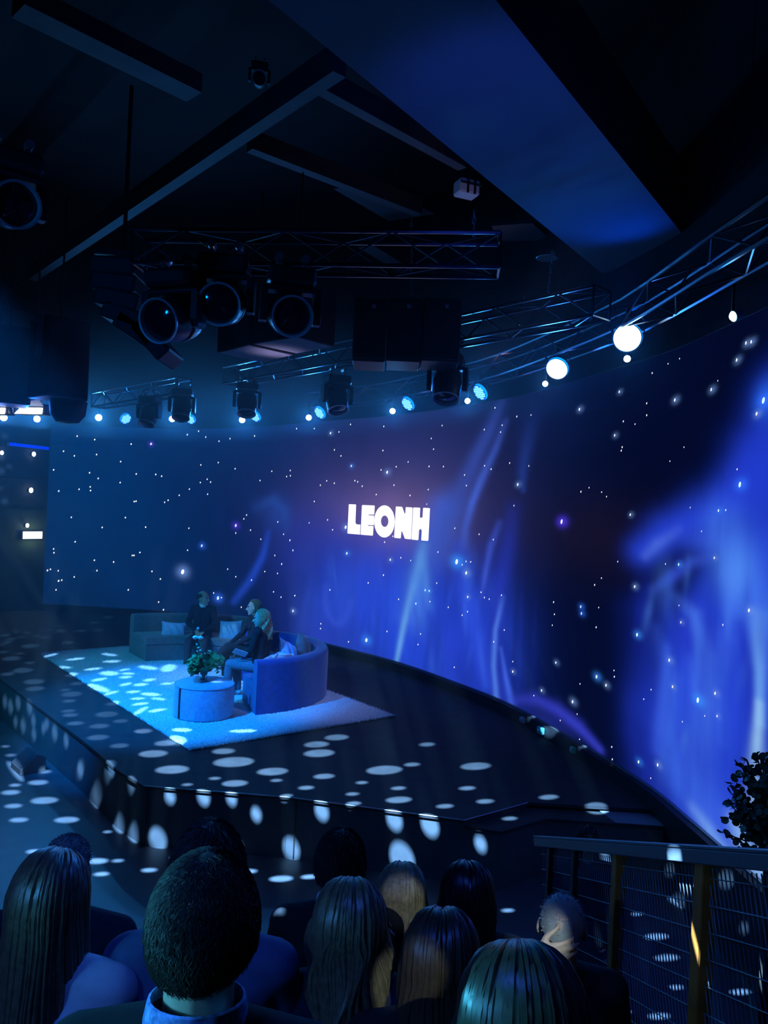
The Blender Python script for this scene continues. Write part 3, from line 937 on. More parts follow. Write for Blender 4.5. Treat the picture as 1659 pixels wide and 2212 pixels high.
BG = 'small white lamps under the screen top'
bulbs = [(1355, 775, 8.05, 8.5, 'white lamp right under the largest blue stage lamp'), (1178, 829, 9.4, 7, 'white lamp beside the second blue stage lamp'),
         (1010, 866, 11.3, 7, 'white lamp left of the tilted blue lamp by the loudspeakers'), (848, 888, 13.0, 7, 'white lamp above the word on the screen'),
         (667, 902, 14.9, 7, 'white lamp left of the blue lamp beside the lettering'), (523, 907, 16.5, 7.5, 'white lamp under the dark moving head on the long truss'),
         (372, 905, 17.8, 7.5, 'white lamp behind the second moving head from the left'), (213, 902, 18.2, 8, 'white lamp at the left end of the short truss'),
         (80, 905, 16.0, 8, 'white lamp under the bright blue flood light'), (8, 902, 15.4, 8.5, 'white lamp at the left edge of the photo under the floods'),
         (1582, 684, 6.35, 11.5, 'small white lamp seen side-on far right on the truss')]
for i, (px, py, D, r, lab) in enumerate(bulbs):
    p = P(px, py, D)
    rr = r / FPX * D
    t = thing('spot_lamp', lab, 'stage lamp', p, group=BG)
    d = (Vector((-1.0, 2.0, 3.0)) - p).normalized() if i < 10 else Vector((-.95, -.15, -.35)).normalized()
    M = frame_to(d)
    if i < 10:
        MB().lathe([(.02, -.2), (rr * .9, -.18), (rr * 1.02, -.05), (rr * 1.02, .006), (rr * .98, .006)], 20, M).build('housing', M_fix, t, smooth=True)
        MB().lathe([(rr * .97, 0), (rr * .6, .02), (.001, .026)], 20, M, cap=False).build('lens', M_bulb, t, smooth=True)
    else:
        MB().lathe([(.02, -.1), (rr * .95, -.09), (rr * 1.0, -.01)], 20, M).build('housing', mat('teal_glass', (.1, .5, .55), .2), t, smooth=True)
        MB().lathe([(rr * .97, -.005), (rr * .6, .012), (.001, .018)], 20, M, cap=False).build('lens', M_bulb, t, smooth=True)
    MB().tube([Vector((0, 0, rr)), Vector((0, 0, rr + .28))], .012, 6).build('hanger', M_darkmetal, t)
    lamp('spot_glow', 'SPOT', p + d * .06, (.03, .34, 1.0), [34, 44, 58, 80, 105, 170, 200, 310, 230, 180, 4][i], p + (Vector((0, 0, CAMZ + 1.0)) - p).normalized() + Vector((0, 0, .05)), 95, .9, .05)


# ------------------------------------------------------------------ moving heads
def moving_head(label, loc, rotz=0.0, tilt=0.35, scale=1.0, group=None):
    """hangs from its base: base > clamps, a yoke, a tilting head with a rimmed lens; -Y looks at the audience"""
    t = thing('moving_head_light', label, 'moving head light', loc, rotz, group, scale)
    MB().box((0, 0, .30), (.40, .30, .14), bev=.03).build('base', M_fix, t)
    for s in (-1, 1):
        MB().box((s * .11, 0, .40), (.05, .06, .07), bev=.01).tube([(s * .11, -.05, .47), (s * .11, .05, .47)], .035, 10).build('clamp', M_rim, t)
    yk = MB()
    yk.box((0, 0, .205), (.44, .16, .05), bev=.02)
    for s in (-1, 1):
        yk.prism([(-.08, .21), (.08, .21), (.075, -.02), (.045, -.075), (-.045, -.075), (-.075, -.02)], s * .225 - .03, s * .225 + .03,
                 M=Matrix(((0, 0, 1, 0), (1, 0, 0, 0), (0, 1, 0, 0), (0, 0, 0, 1))))
    yk.build('yoke', M_fix, t, bevel=.012)
    M = Matrix.Rotation(tilt, 4, 'X') @ Matrix.Rotation(math.radians(90), 4, 'X')
    hd = MB()
    hd.lathe([(.03, -.22), (.13, -.21), (.165, -.16), (.178, -.05), (.172, .08), (.168, .17), (.162, .20), (.158, .20), (.15, .165)], 32, M)
    hd.lathe([(.179, -.06), (.184, -.05), (.184, -.02), (.179, -.01)], 32, M, cap=False)
    h = hd.build('head', M_fix, t, smooth=True)
    rm = MB().lathe([(.163, .195), (.172, .20), (.172, .216), (.158, .214), (.148, .172)], 32, M, cap=False).build('lens_rim', M_lensrim, h, smooth=True)
    MB().lathe([(.15, .168), (.10, .188), (.001, .198)], 32, M, cap=False).build('lens', M_lens, h, smooth=True)
    for s in (-1, 1):
        MB().lathe([(.05, 0), (.05, .05), (.04, .06), (.001, .062)], 16, Matrix.Translation((s * .195, 0, 0)) @ Matrix.Rotation(s * math.pi / 2, 4, 'Y'), cap=False).build('pivot', M_fix, t, smooth=True)
    return t


MG = 'large moving heads on the straight truss'
mh = moving_head('middle large moving head hanging highest of the three', P(482, 655, 6.6), .05, .30, 1.05, MG)
dup(mh, P(376, 690, 6.5), -.35, 'left large moving head turned down, lowest of the three', 1.08)
dup(mh, P(626, 680, 6.6), .25, 'right large moving head in front of the grey loudspeakers', 1.02)
for o in (dup(mh, P(22, 440, 5.2), .7, 'blue lit moving head at the left edge near the roof', .9),
          dup(mh, P(560, 172, 6.3), .2, 'faint moving head high up in front of the ceiling beam', .35)):
    o['group'] = 'moving heads near the roof'
mh2 = moving_head('small dark moving head with lens down under the long truss end', P(533, 872, 13.2), .2, 1.15, .95, 'small moving heads pointing down')
for (px, py, D, sc, rz, lab) in ((393, 882, 14.0, .95, .1, 'dark moving head covering a lit lamp on the short truss'),
                                 (322, 896, 14.6, .95, -.3, 'dim moving head hanging alone left of the lit one'),
                                 (727, 862, 11.6, .95, .5, 'dark moving head above the left of the lettering'),
                                 (966, 832, 9.7, 1.0, -.2, 'tall dark moving head below the black loudspeaker row')):
    dup(mh2, P(px, py, D), rz, lab, sc)

# ------------------------------------------------------------------ loudspeakers
M_cab = mat('speaker_paint', (.030, .032, .040), .55, spec=.35, noise=.12, nscale=8)
M_grille = mat('speaker_grille', (.024, .028, .036), .6, spec=.3, noise=.2, nscale=90)
M_badge = mat('badge_plate', (.35, .42, .5), .4)
M_greycab = mat('grey_cabinet', (.20, .19, .22), .7, noise=.08)
LG = 'black loudspeakers hanging in a row'
for (x0, x1, lab) in ((763, 834, 'left black loudspeaker of the hanging row of three'), (836, 911, 'middle black loudspeaker of the hanging row of three'),
                      (913, 996, 'right black loudspeaker of the hanging row of three')):
    D = 9.0
    c = P((x0 + x1) / 2, 712, D)
    w = (x1 - x0) / FPX * D
    t = thing('hanging_loudspeaker', lab, 'loudspeaker', c, group=LG)
    MB().box((0, .32, 0), (w, .62, .74), bev=.015).build('cabinet', M_cab, t)
    MB().box((0, .0, .04), (w * .95, .02, .60), bev=.005).build('grille', M_grille, t)
    MB().box((0, .0, -.31), (w * .95, .03, .07), bev=.01).build('lower_lip', M_cab, t)
    MB().box((w * .1, -.015, .27), (.045, .012, .045), bev=.004).build('badge', M_badge, t)['label'] = 'pale square badge'
    for s in (-1, 1):
        MB().box((s * w * .35, .3, .40), (.03, .2, .06)).build('rigging_plate', M_darkmetal, t)
GZ = CAMZ + 1.8
for qd, lab in (((469, 760, 538, 743, 635, 765, 565, 781), 'left grey loudspeaker seen from below behind the moving heads'),
                ((545, 741, 641, 725, 722, 747, 641, 762), 'right grey loudspeaker seen from below behind the moving heads')):
    c4 = [G(qd[i], qd[i + 1], GZ) for i in (0, 2, 4, 6)]
    cc = sum(c4, Vector()) / 4
    t = thing('hanging_loudspeaker', lab, 'loudspeaker', cc, group='grey loudspeakers seen from below')
    b = MB()
    v8 = [p - cc for p in c4] + [p - cc + Vector((0, 0, .52)) for p in c4]
    b.add(v8, [(0, 1, 2, 3), (7, 6, 5, 4), (0, 4, 5, 1), (1, 5, 6, 2), (2, 6, 7, 3), (3, 7, 4, 0)])
    b.build('cabinet', M_cab, t)
    b = MB()
    v4 = [(p - cc) * .96 + Vector((0, 0, -.012)) for p in c4]
    b.add(v4 + [p + Vector((0, 0, .010)) for p in v4], [(0, 1, 2, 3), (7, 6, 5, 4), (0, 4, 5, 1), (1, 5, 6, 2), (2, 6, 7, 3), (3, 7, 4, 0)])
    b.build('underside_panel', M_greycab, t)['label'] = 'pale grey underside'
    MB().tube([(0, 0, .5), (0, 0, 1.9)], .012, 6).build('hanger', M_darkmetal, t)
lamp('underside_fill', 'SPOT', P(600, 860, 9.0), (.55, .5, .9), 16, P(600, 755, 8.9), 80, .9, .1)  # unseen spot without a fixture, aimed up at the grey undersides
# big cabinet at the left with a rounded lower horn
p = P(128, 782, 11.0)
t = thing('hanging_loudspeaker', 'big dark loudspeaker hanging at the left in front of the grey wall', 'loudspeaker', p, math.radians(48), 'big loudspeakers at the left')
MB().box((0, 0, .02), (.62, .60, 1.12), bev=.02).build('cabinet', M_cab, t)
MB().box((.0, -.305, .02), (.56, .02, 1.04)).build('grille', M_grille, t)
MB().lathe([(.02, -.86), (.16, -.84), (.24, -.74), (.26, -.56), (.26, -.54)], 24, Matrix.Translation((.16, 0, 0))).build('lower_horn', M_cab, t, smooth=True)
bk = MB().box((-.34, -.1, .32), (.03, .14, .62)).box((-.36, -.1, .6), (.1, .16, .03)).box((-.36, -.1, .5), (.1, .16, .03))
bk.build('side_bracket', M_greycab, t)
MB().tube([(0, 0, .56), (0, 0, 2.4)], .015, 6).build('hanger', M_darkmetal, t)
p = P(18, 800, 11.6)
t = thing('hanging_loudspeaker', 'dark loudspeaker cut off by the left edge behind the side bracket', 'loudspeaker', p, math.radians(30), 'big loudspeakers at the left')
MB().box((0, 0, .05), (.6, .6, 1.15), bev=.02).build('cabinet', M_cab, t)
MB().box((0, -.305, .05), (.54, .02, 1.06)).build('grille', M_grille, t)
MB().tube([(0, 0, .6), (0, 0, 2.4)], .015, 6).build('hanger', M_darkmetal, t)
# curved line array left of the moving heads
la = thing('line_array', 'dark curved loudspeaker array behind the left moving head', 'loudspeaker', P(265, 600, 7.6))
lo = P(265, 600, 7.6)
arr = [(262, 590, 0), (264, 625, .06), (270, 660, .16), (284, 694, .32), (308, 724, .55), (340, 744, .8)]
for (px, py, a) in arr:
    c = P(px, py, 7.6) - lo
    R = Euler((0, a, 0)).to_matrix()
    MB().box(c, (.42, .55, .165), R, bev=.02).build('array_cabinet', M_cab, la)
MB().box((0, 0, .17), (.4, .5, .05)).tube([(0, 0, .17), (0, 0, 1.9)], .02, 6).build('flying_frame', M_darkmetal, la)

# ------------------------------------------------------------------ blue flood lights at the left
M_flood = emitter('flood_white', (.85, .93, 1.0), 6.0)
M_flap = mat('barn_door_paint', (.16, .20, .30), .5)
FG = 'bright flood lights with barn doors'
for (px, lab) in ((62, 'bright flood light with raised barn doors at the left'), (-18, 'bright flood light cut off by the left edge')):
    D = 12.0
    p = P(px, 887, D)
    t = thing('flood_light', lab, 'flood light', p, -.25, FG)
    MB().box((0, .13, .03), (.52, .2, .16), bev=.02).build('housing', M_fix, t)
    b = MB()
    b.prism([(-.26, -.05), (.24, -.05), (.25, .045), (-.15, .05)], -.004, .004, M=Matrix(((1, 0, 0, 0), (0, 0, 1, 0), (0, 1, 0, 0), (0, 0, 0, 1))))
    b.build('diffuser', M_flood, t)['label'] = 'glowing white face'
    f = MB()
    f.add([(-.28, 0, .075), (.27, 0, .065), (.34, -.20, .16), (-.20, -.16, .20), (-.28, .01, .083), (.27, .01, .073), (.34, -.19, .168), (-.20, -.15, .208)],
          [(0, 1, 2, 3), (7, 6, 5, 4), (0, 4, 5, 1), (1, 5, 6, 2), (2, 6, 7, 3), (3, 7, 4, 0)])
    f.build('barn_door', M_flap, t)
    f = MB()
    f.add([(-.28, 0, -.06), (-.28, 0, .08), (-.19, -.2, .36), (-.22, -.12, .09), (-.29, 0, -.06), (-.29, 0, .08), (-.2, -.2, .36), (-.23, -.12, .09)],
          [(0, 1, 2, 3), (7, 6, 5, 4), (0, 4, 5, 1), (1, 5, 6, 2), (2, 6, 7, 3), (3, 7, 4, 0)])
    f.build('barn_door', M_flap, t)
    MB().tube([(0, .1, .1), (0, .1, 2.6)], .015, 6).build('hanger', M_darkmetal, t)
    lamp('flood_beam', 'SPOT', p + Vector((0.05, -.02, -.02)), (.0, .14, 1.0), 90, p + Vector((.1, -1, -.6)), 150, .5, .06)


# ------------------------------------------------------------------ left wall fittings
def on_left_wall(px, py, off=.12):
    x, y = unroll(px, py)
    o = a0 + wn_ * off
    # X = x/f*Y lies on the wall line o + wdir*t
    k = x / FPX
    t = (k * o.y - o.x) / (wdir.x - k * wdir.y)
    Y = o.y + wdir.y * t
    return Vector((k * Y, Y, CAMZ - y / FPX * Y))


WR = wang
p = on_left_wall(70, 1156, .16)
D = p.y
t = thing('exit_sign', 'glowing white exit sign box on the left wall', 'sign', p, WR, scale=1.0)
MB().box((0, .03, 0), (.62, .06, .21), bev=.01).build('housing', M_greycab, t)
MB().box((0, -.012, 0), (.59, .02, .185)).build('lit_face', emitter('exit_face', (1.0, 1.0, .92), 3.5), t)
lamp('exit_glow', 'POINT', p + wn_ * .18, (.55, 1.0, .35), 7, radius=.1)
p = on_left_wall(62, 964, .13)
t = thing('light_strip', 'blue light strip high on the left wall', 'light strip', p, WR)
MB().box((0, 0, 0), (1.25, .05, .09)).build('housing', M_greycab, t)
MB().box((0, -.03, 0), (1.22, .02, .08)).build('diffuser', emitter('strip_blue', (.0, .03, 1.0), .9), t)
for (px, py, r, lab) in ((72, 981, 5, 'small white wall lamp under the blue light strip'), (66, 1059, 5.5, 'small white wall lamp in the middle of the left wall'),
                         (58, 1135, 4.5, 'small white wall lamp above the exit sign'), (3, 978, 4.5, 'small white wall lamp at the left edge of the photo')):
    p = on_left_wall(px, py, .15)
    rr = r / FPX * p.y
    t = thing('wall_lamp', lab, 'wall lamp', p, WR, 'small white wall lamps')
    MB().box((0, .05, 0), (rr * 1.4, .1, rr * 1.4), bev=.01).build('housing', M_fix, t)
    MB().ellip((0, -.02, 0), (rr * .85, rr * .6, rr)).build('globe', M_bulb, t, smooth=True)


# ------------------------------------------------------------------ chains, pendant, hoist, cable
def chain(label, a, b, r=.022, wire=.006):
    a, b = Vector(a), Vector(b)
    t = tag(None or MB().build('x', M_rim), None, None) if False else None
    m = MB()
    n = max(2, int((b - a).length / (r * 2.6)))
    for i in range(n):
        c = a.lerp(b, (i + .5) / n)
        q = i % 2
        loop = []
        for k in range(9):
            w = 2 * math.pi * k / 8
            u, v = r * .6 * math.cos(w), r * 1.5 * math.sin(w)
            loop.append(c + (Vector((u, 0, v)) if q else Vector((0, u, v))))
        m.tube(loop, wire, 5, cap=False)
    o = m.build('hanging_chain', M_rim, smooth=True)
    return tag(o, label, 'chain', 'hoist chains')


chain('hoist chain above the black loudspeaker row', P(889, 470, 9.2), P(889, 640, 9.2))
chain('hoist chain hanging from the small round pendant', P(1192, 556, 9.0), P(1183, 640, 9.0))
chain('short hoist chain at the end of the long truss', P(1131, 638, 8.6), P(1131, 668, 8.6))
chain('hoist chain above the straight truss end', P(1024, 455, 6.9), P(1024, 512, 6.9))
t = thing('pendant_lamp', 'unlit round pendant hanging beside the soffit', 'pendant', P(1182, 552, 9.1))
MB().lathe([(.03, .10), (.06, .09), (.10, .03), (.13, -.03), (.125, -.035), (.02, -.03)], 24).build('shade', M_rim, t, smooth=True)
MB().tube([(0, 0, .09), (0, 0, 1.2)], .006, 6).build('cord', M_darkmetal, t)
t = thing('chain_hoist', 'pale chain hoist box at the soffit edge above the truss', 'hoist', P(1008, 408, 9.0), .4)
MB().box((0, 0, 0), (.26, .2, .17), bev=.02).build('motor', mat('hoist_paint', (.45, .42, .44), .5), t)
MB().box((-.04, -.11, 0), (.02, .02, .18)).box((.05, -.11, 0), (.02, .02, .18)).box((0, -.11, .02), (.27, .02, .012)).build('cage', M_black, t)
MB().tube([(0, 0, .08), (0, 0, 1.4)], .01, 6).build('hanger', M_darkmetal, t)
lamp('hoist_glint', 'SPOT', P(1010, 520, 8.2), (.8, .7, .9), 5, P(1008, 408, 9.0), 50, .9, .1)
t = thing('hanging_cable', 'thin hanging cable loop in the dark upper right corner', 'cable', P(1607, 206, 5.0))
cb = MB()
cpt = [P(1624, 182, 5.0), P(1606, 200, 5.0), P(1592, 228, 5.0), P(1602, 216, 5.0), P(1620, 192, 5.0)]
cb.tube([q - P(1607, 206, 5.0) for q in cpt], .004, 6)
cb.build('cable', M_rim, t)
MB().tube([P(1624, 182, 5.0) - P(1607, 206, 5.0), P(1624, 182, 5.0) - P(1607, 206, 5.0) + Vector((.1, .2, 3.0))], .003, 5).build('suspension_wire', M_black, t)

# ------------------------------------------------------------------ sofas, pouffe, cushions, flowers
M_velvet = mat('blue_velvet', (.011, .042, .20), .75, spec=.2, noise=.18, nscale=14, sheen=.35)
M_tealvelvet = mat('teal_velvet', (.075, .12, .15), .75, spec=.2, noise=.18, nscale=14, sheen=.5)
M_ott = mat('crushed_velvet', (.24, .32, .50), .6, spec=.3, noise=.18, nscale=22, bump=.1, sheen=.5)
M_cush = mat('cushion_fabric', (.62, .55, .85), .6, spec=.3, noise=.1, nscale=30, bump=.15)
M_cush2 = mat('satin_blue', (.14, .42, .72), .4, spec=.5, noise=.15, nscale=20, bump=.15)
M_throw = mat('pale_blue_throw', (.40, .52, .62), .9, noise=.2, nscale=40, bump=.4, sheen=.4)


def crescent(name_label, cx, cy, Ro, Ri, a0, a1, z, material, sh=.40, bh=.73, bt=.20, n=48):
    t = thing('curved_sofa', name_label, 'sofa', (cx, cy, z))

    def sweep(prof, b):
        m = len(prof)
        vs, fs = [], []
        for i in range(n + 1):
            a = a0 + (a1 - a0) * i / n
            for r, h in prof:
                vs.append((r * math.cos(a), r * math.sin(a), h))
        for i in range(n):
            for j in range(m):
                jj = (j + 1) % m
                fs.append((i * m + j, (i + 1) * m + j, (i + 1) * m + jj, i * m + jj))
        fs += [tuple(range(m)), tuple(range((n + 1) * m - 1, n * m - 1, -1))]
        return b.add(vs, fs)

    def rr(r0, r1, z0, z1, k):
        pts = []
        for (x, y, s) in ((r1 - k, z0 + .01, -1), (r1 - k, z1 - k, 1), (r0 + k, z1 - k, 2), (r0 + k, z0 + .01, 3)):
            if s == -1:
                pts.append((r1, z0))
            elif s == 1:
                pts += [(r1 - k + k * math.cos(q), z1 - k + k * math.sin(q)) for q in np.linspace(0, math.pi / 2, 5)]
            elif s == 2:
                pts += [(r0 + k + k * math.cos(q), z1 - k + k * math.sin(q)) for q in np.linspace(math.pi / 2, math.pi, 5)]
            else:
                pts.append((r0, z0))
        return pts
    sweep(rr(Ri, Ro - bt + .02, .0, sh - .12, .02), MB()).build('base', material, t, smooth=True)
    sweep(rr(Ri - .02, Ro - bt + .01, sh - .115, sh, .045), MB()).build('seat', material, t, smooth=True)
    sweep(rr(Ro - bt, Ro, .0, bh, .075), MB()).build('backrest', material, t, smooth=True)
    return t


ZR = STZ + .024
sofa_r = crescent('deep blue velvet curved sofa seen from behind at the right of the rug', -2.2, 11.72, 1.45, .70, math.radians(-66), math.radians(92), ZR, M_velvet, .41, .73)
sofa_l = crescent('teal velvet curved sofa facing the audience at the back of the rug', -3.25, 12.40, 2.32, 1.40, math.radians(62), math.radians(126), ZR, M_tealvelvet, .41, .73)

oc = G(437, 1546, ZR)
ott = thing('pouffe', 'round crushed velvet pouffe carrying the flower vase', 'pouffe', (oc.x, oc.y + .05, ZR))
OR, OH = .395, .45
MB().lathe([(OR - .02, 0), (OR, .02), (OR + .004, .2), (OR, OH - .06), (OR - .015, OH - .02), (OR - .05, OH - .002), (.001, OH + .004)], 56).build('body', M_ott, ott, smooth=True)
MB().tube([((OR - .006) * math.cos(q), (OR - .006) * math.sin(q), OH - .03) for q in np.linspace(0, 2 * math.pi, 57)], .009, 6, cap=False).build('piping', M_ott, ott, smooth=True)
q = math.radians(232)
MB().box(((OR + .002) * math.cos(q), (OR + .002) * math.sin(q), OH * .48), (.03, .02, OH * .86), Euler((0, 0, q + math.pi / 2)).to_matrix(), bev=.004).build('seam', M_black, ott)['label'] = 'dark vertical seam'


def cushion(label, loc, size, R, material, group='scatter cushions on the sofas'):
    b = MB()
    n = 18
    w, h, d = size
    for s in (1, -1):
        vs = []
        for j in range(n + 1):
            for i in range(n + 1):
                u, v = 2 * i / n - 1, 2 * j / n - 1
                puff = max(0, (1 - abs(u) ** 2.6) * (1 - abs(v) ** 2.6)) ** .55
                k = 1 - .10 * (1 - max(abs(u), abs(v)) ** 6 * min(abs(u), abs(v)) ** 3) * max(abs(u), abs(v)) ** 3
                wr = .012 * math.sin(9 * u + 4 * v) * puff
                vs.append((u * w / 2 * k, s * (puff * d / 2 + wr), v * h / 2 * k))
        fs = [(j * (n + 1) + i, j * (n + 1) + i + 1, (j + 1) * (n + 1) + i + 1, (j + 1) * (n + 1) + i) for j in range(n) for i in range(n)]
        if s > 0:
            fs = [tuple(reversed(f)) for f in fs]
        b.add(vs, fs)
    o = b.build('cushion', material, smooth=True)
    o.location = loc
    o.rotation_euler = R
    return tag(o, label, 'cushion', group)


cushion('pale lilac cushion left of the seated man', P(372, 1363, 13.95) + Vector((0, .1, 0)), (.46, .30, .16), (-.25, .06, .25), M_cush)
cushion('satin blue cushion between the seated man and the women', P(497, 1364, 13.95), (.44, .40, .16), (-.25, -.08, -.2), M_cush2)
cushion('light blue cushion lying beside the woman in front', P(622, 1410, 11.6), (.40, .36, .16), (-.5, .5, .9), M_cush2)
cushion('grey blue cushion standing pointed against the right sofa back', P(660, 1400, 12.0) + Vector((-.04, 0, .0)), (.40, .40, .16), (-.2, .6, 1.1), M_tealvelvet)
# pale throw hanging over the front end of the right sofa
tb = MB()
tp = [P(628, 1418, 11.3), P(600, 1416, 11.2), P(584, 1425, 11.0), P(576, 1440, 10.85), P(575, 1456, 10.75), P(581, 1468, 10.7)]
nn = 9
vs = []
for i, p in enumerate(tp):
    for j in range(nn):
        f = j / (nn - 1) - .5
        w = .30 - .03 * i
        vs.append(p + Vector((.34, .9, .0)).normalized() * f * w + Vector((0, 0, .03 * math.cos(f * 9 + i))) + Vector((-.03, -.05, 0)) * math.sin(j * 1.7))
fs = [(i * nn + j, i * nn + j + 1, (i + 1) * nn + j + 1, (i + 1) * nn + j) for i in range(len(tp) - 1) for j in range(nn - 1)]
tb.add(vs, fs)
for k in range(14):
    a = Vector(vs[-1 - (k % nn)]) + Vector((rnd.uniform(-.02, .02), 0, 0))
    tb.tube([a, a + Vector((rnd.uniform(-.02, .02), -.01, -.05))], .004, 4)
o = tb.build('throw_blanket', M_throw, smooth=True)
sm_ = o.modifiers.new('thick', 'SOLIDIFY')
sm_.thickness = .035
tag(o, 'pale fringed throw hanging over the end of the right sofa', 'blanket')

# flowers
vz = Vector((oc.x - .02, oc.y + .06, ZR + OH + .003))
vase = thing('glass_vase', 'clear glass vase of flowers on the velvet pouffe', 'vase', vz)
M_glass = bpy.data.materials.new('vase_glass')
M_glass.use_nodes = True
gb = M_glass.node_tree.nodes['Principled BSDF']
gb.inputs['Transmission Weight'].default_value = 1.0
gb.inputs['Roughness'].default_value = .02
gb.inputs['Base Color'].default_value = (.9, .97, 1, 1)
MB().lathe([(.001, .002), (.045, .0), (.05, .01), (.047, .06), (.052, .16), (.055, .165), (.050, .160), (.043, .06), (.045, .015), (.001, .012)], 28, cap=False).build('glass', M_glass, vase, smooth=True)
M_leaf = mat('leaf_green', (.035, .24, .075), .5, noise=.35, nscale=18)
M_stem = mat('stem_green', (.07, .20, .05), .6)
M_petal = mat('white_petal', (.85, .84, .82), .6, sheen=.2)
bq = thing('bouquet', 'bouquet of green leaves and white blossoms in the glass vase', 'flowers', vz)
sb_ = MB()
lf = MB()
for k in range(34):
    a = rnd.random() * 6.283
    rr_ = .05 + .19 * math.sqrt(rnd.random())
    zt = .13 + .17 * rnd.random() + .05 * (1 - rr_ / .24)
    tip = Vector((rr_ * math.cos(a), rr_ * math.sin(a), zt))
    sb_.tube([Vector((.02 * math.cos(a + 2), .02 * math.sin(a + 2), .015)), Vector((.3 * tip.x, .3 * tip.y, .15)), tip], .003, 5)
    for w in range(7):
        c = tip + Vector((rnd.uniform(-.05, .05), rnd.uniform(-.05, .05), rnd.uniform(-.06, .05)))
        R = Euler((rnd.uniform(-1.1, 1.1), rnd.uniform(-1.1, 1.1), rnd.random() * 6.28)).to_matrix()
        s = rnd.uniform(.026, .044)
        pts = [Vector((s * 1.15 * math.cos(t_), s * math.sin(t_) * .95, .006 * math.cos(2 * t_))) for t_ in [2 * math.pi * i / 9 for i in range(9)]]
        lf.add([c + R @ q_ for q_ in pts] + [c + R @ Vector((0, 0, -.010))], [(i, (i + 1) % 9, 9) for i in range(9)])
sb_.build('stems', M_stem, bq)
lf.build('foliage', M_leaf, bq, smooth=True)


def rose(c, r):
    b = MB()
    for ringi, (k, tilt, sc) in enumerate(((3, .15, .55), (5, .5, .8), (6, .95, 1.0))):
        for i in range(k):
            a = 2 * math.pi * i / k + ringi * .6
            R = Matrix.Rotation(a, 3, 'Z') @ Matrix.Rotation(tilt, 3, 'Y')
            vs, fs = [], []
            for u in range(5):
                for v in range(5):
                    x, z = (u / 4 - .5) * 1.2 * r * sc, v / 4 * r * 1.1 * sc
                    vs.append(c + R @ Vector((r * .25 + .35 * r * (v / 4) ** 2 - 1.2 * x * x / r, x * (1 - .5 * abs(v / 4 - .5)), z - r * .4)))
            fs = [(u * 5 + v, u * 5 + v + 1, (u + 1) * 5 + v + 1, (u + 1) * 5 + v) for u in range(4) for v in range(4)]
            b.add(vs, fs)
    b.ellip(c, (r * .62, r * .62, r * .55), nu=12, nv=8)
    return b


def bloom(px, py, r, stem=True):
    p = P(px, py, vz.y - .03) - vz
    rose(p, r).build('blossom', M_petal, bq, smooth=True)
    return p


p1 = bloom(422, 1377, .050)
p2 = bloom(433, 1378, .046)
st2 = MB()
for p in (p1, p2):
    st2.tube([Vector((0, 0, .1)), Vector((p.x * .5, p.y, .3)), p - Vector((0, 0, .02))], .004, 5)
pb = P(428, 1358, vz.y) - vz
st2.tube([Vector((0, 0, .2)), pb], .004, 5)
st2.build('long_stems', M_stem, bq)
MB().ellip(pb, (.022, .022, .022)).build('seed_head', mat('grey_green', (.2, .3, .3), .7), bq, smooth=True)
for (px, py, r) in ((425, 1392, .018), (429, 1399, .020), (433, 1405, .022), (426, 1407, .018), (403, 1434, .026), (407, 1438, .020), (443, 1412, .014), (452, 1406, .014), (448, 1452, .014)):
    bloom(px, py, r)

# ------------------------------------------------------------------ people
M_skin = mat('skin', (.45, .29, .22), .55, spec=.3, noise=.06, nscale=30)
M_navy = mat('navy_knit', (.012, .016, .035), .9, noise=.2, nscale=60)
M_blackcloth = mat('black_cloth', (.010, .010, .014), .9, noise=.2, nscale=50)
M_trouser = mat('dark_trousers', (.030, .030, .040), .85, noise=.15, nscale=50)
M_jeans = mat('light_denim', (.07, .13, .19), .85, noise=.2, nscale=40)
M_white = mat('white_shirt', (.62, .64, .68), .8, noise=.06, nscale=30)
M_blueshirt = mat('blue_shirt', (.07, .10, .22), .8, noise=.1, nscale=30)
M_shoe = mat('black_shoe', (.02, .02, .022), .4)
M_whiteshoe = mat('white_trainer', (.6, .6, .62), .5)
M_eye = mat('eye_dark', (.03, .025, .02), .15, spec=.6)
M_hair = {k: mat('hair_' + k, c, .36, spec=.5, noise=.35, nscale=55) for k, c in
          {'blond': (.36, .25, .12), 'darkblond': (.17, .12, .065), 'brown': (.055, .034, .02), 'black': (.018, .014, .012), 'grey': (.20, .20, .21)}.items()}
M_short = {k: mat('cropped_hair_' + k, c, .62, spec=.25, noise=.1, nscale=30) for k, c in {'brown': (.045, .034, .028), 'black': (.016, .014, .013), 'grey': (.22, .21, .21)}.items()}
DG = [None]


def remesh(mb, name, m, parent, voxel=.0065, smooth=3):
    o = mb.build(name + '_src', m)
    md = o.modifiers.new('r', 'REMESH')
    md.mode = 'VOXEL'
    md.voxel_size = voxel
    ms = o.modifiers.new('s', 'SMOOTH')
    ms.iterations = smooth
    ms.factor = .5
    dg = bpy.context.evaluated_depsgraph_get()
    me = bpy.data.meshes.new_from_object(o.evaluated_get(dg))
    bpy.data.objects.remove(o)
    me.name = name
    me.materials.clear()
    me.materials.append(m)
    me.polygons.foreach_set('use_smooth', [True] * len(me.polygons))
    n = bpy.data.objects.new(name, me)
    COL.objects.link(n)
    n.parent = parent
    return n


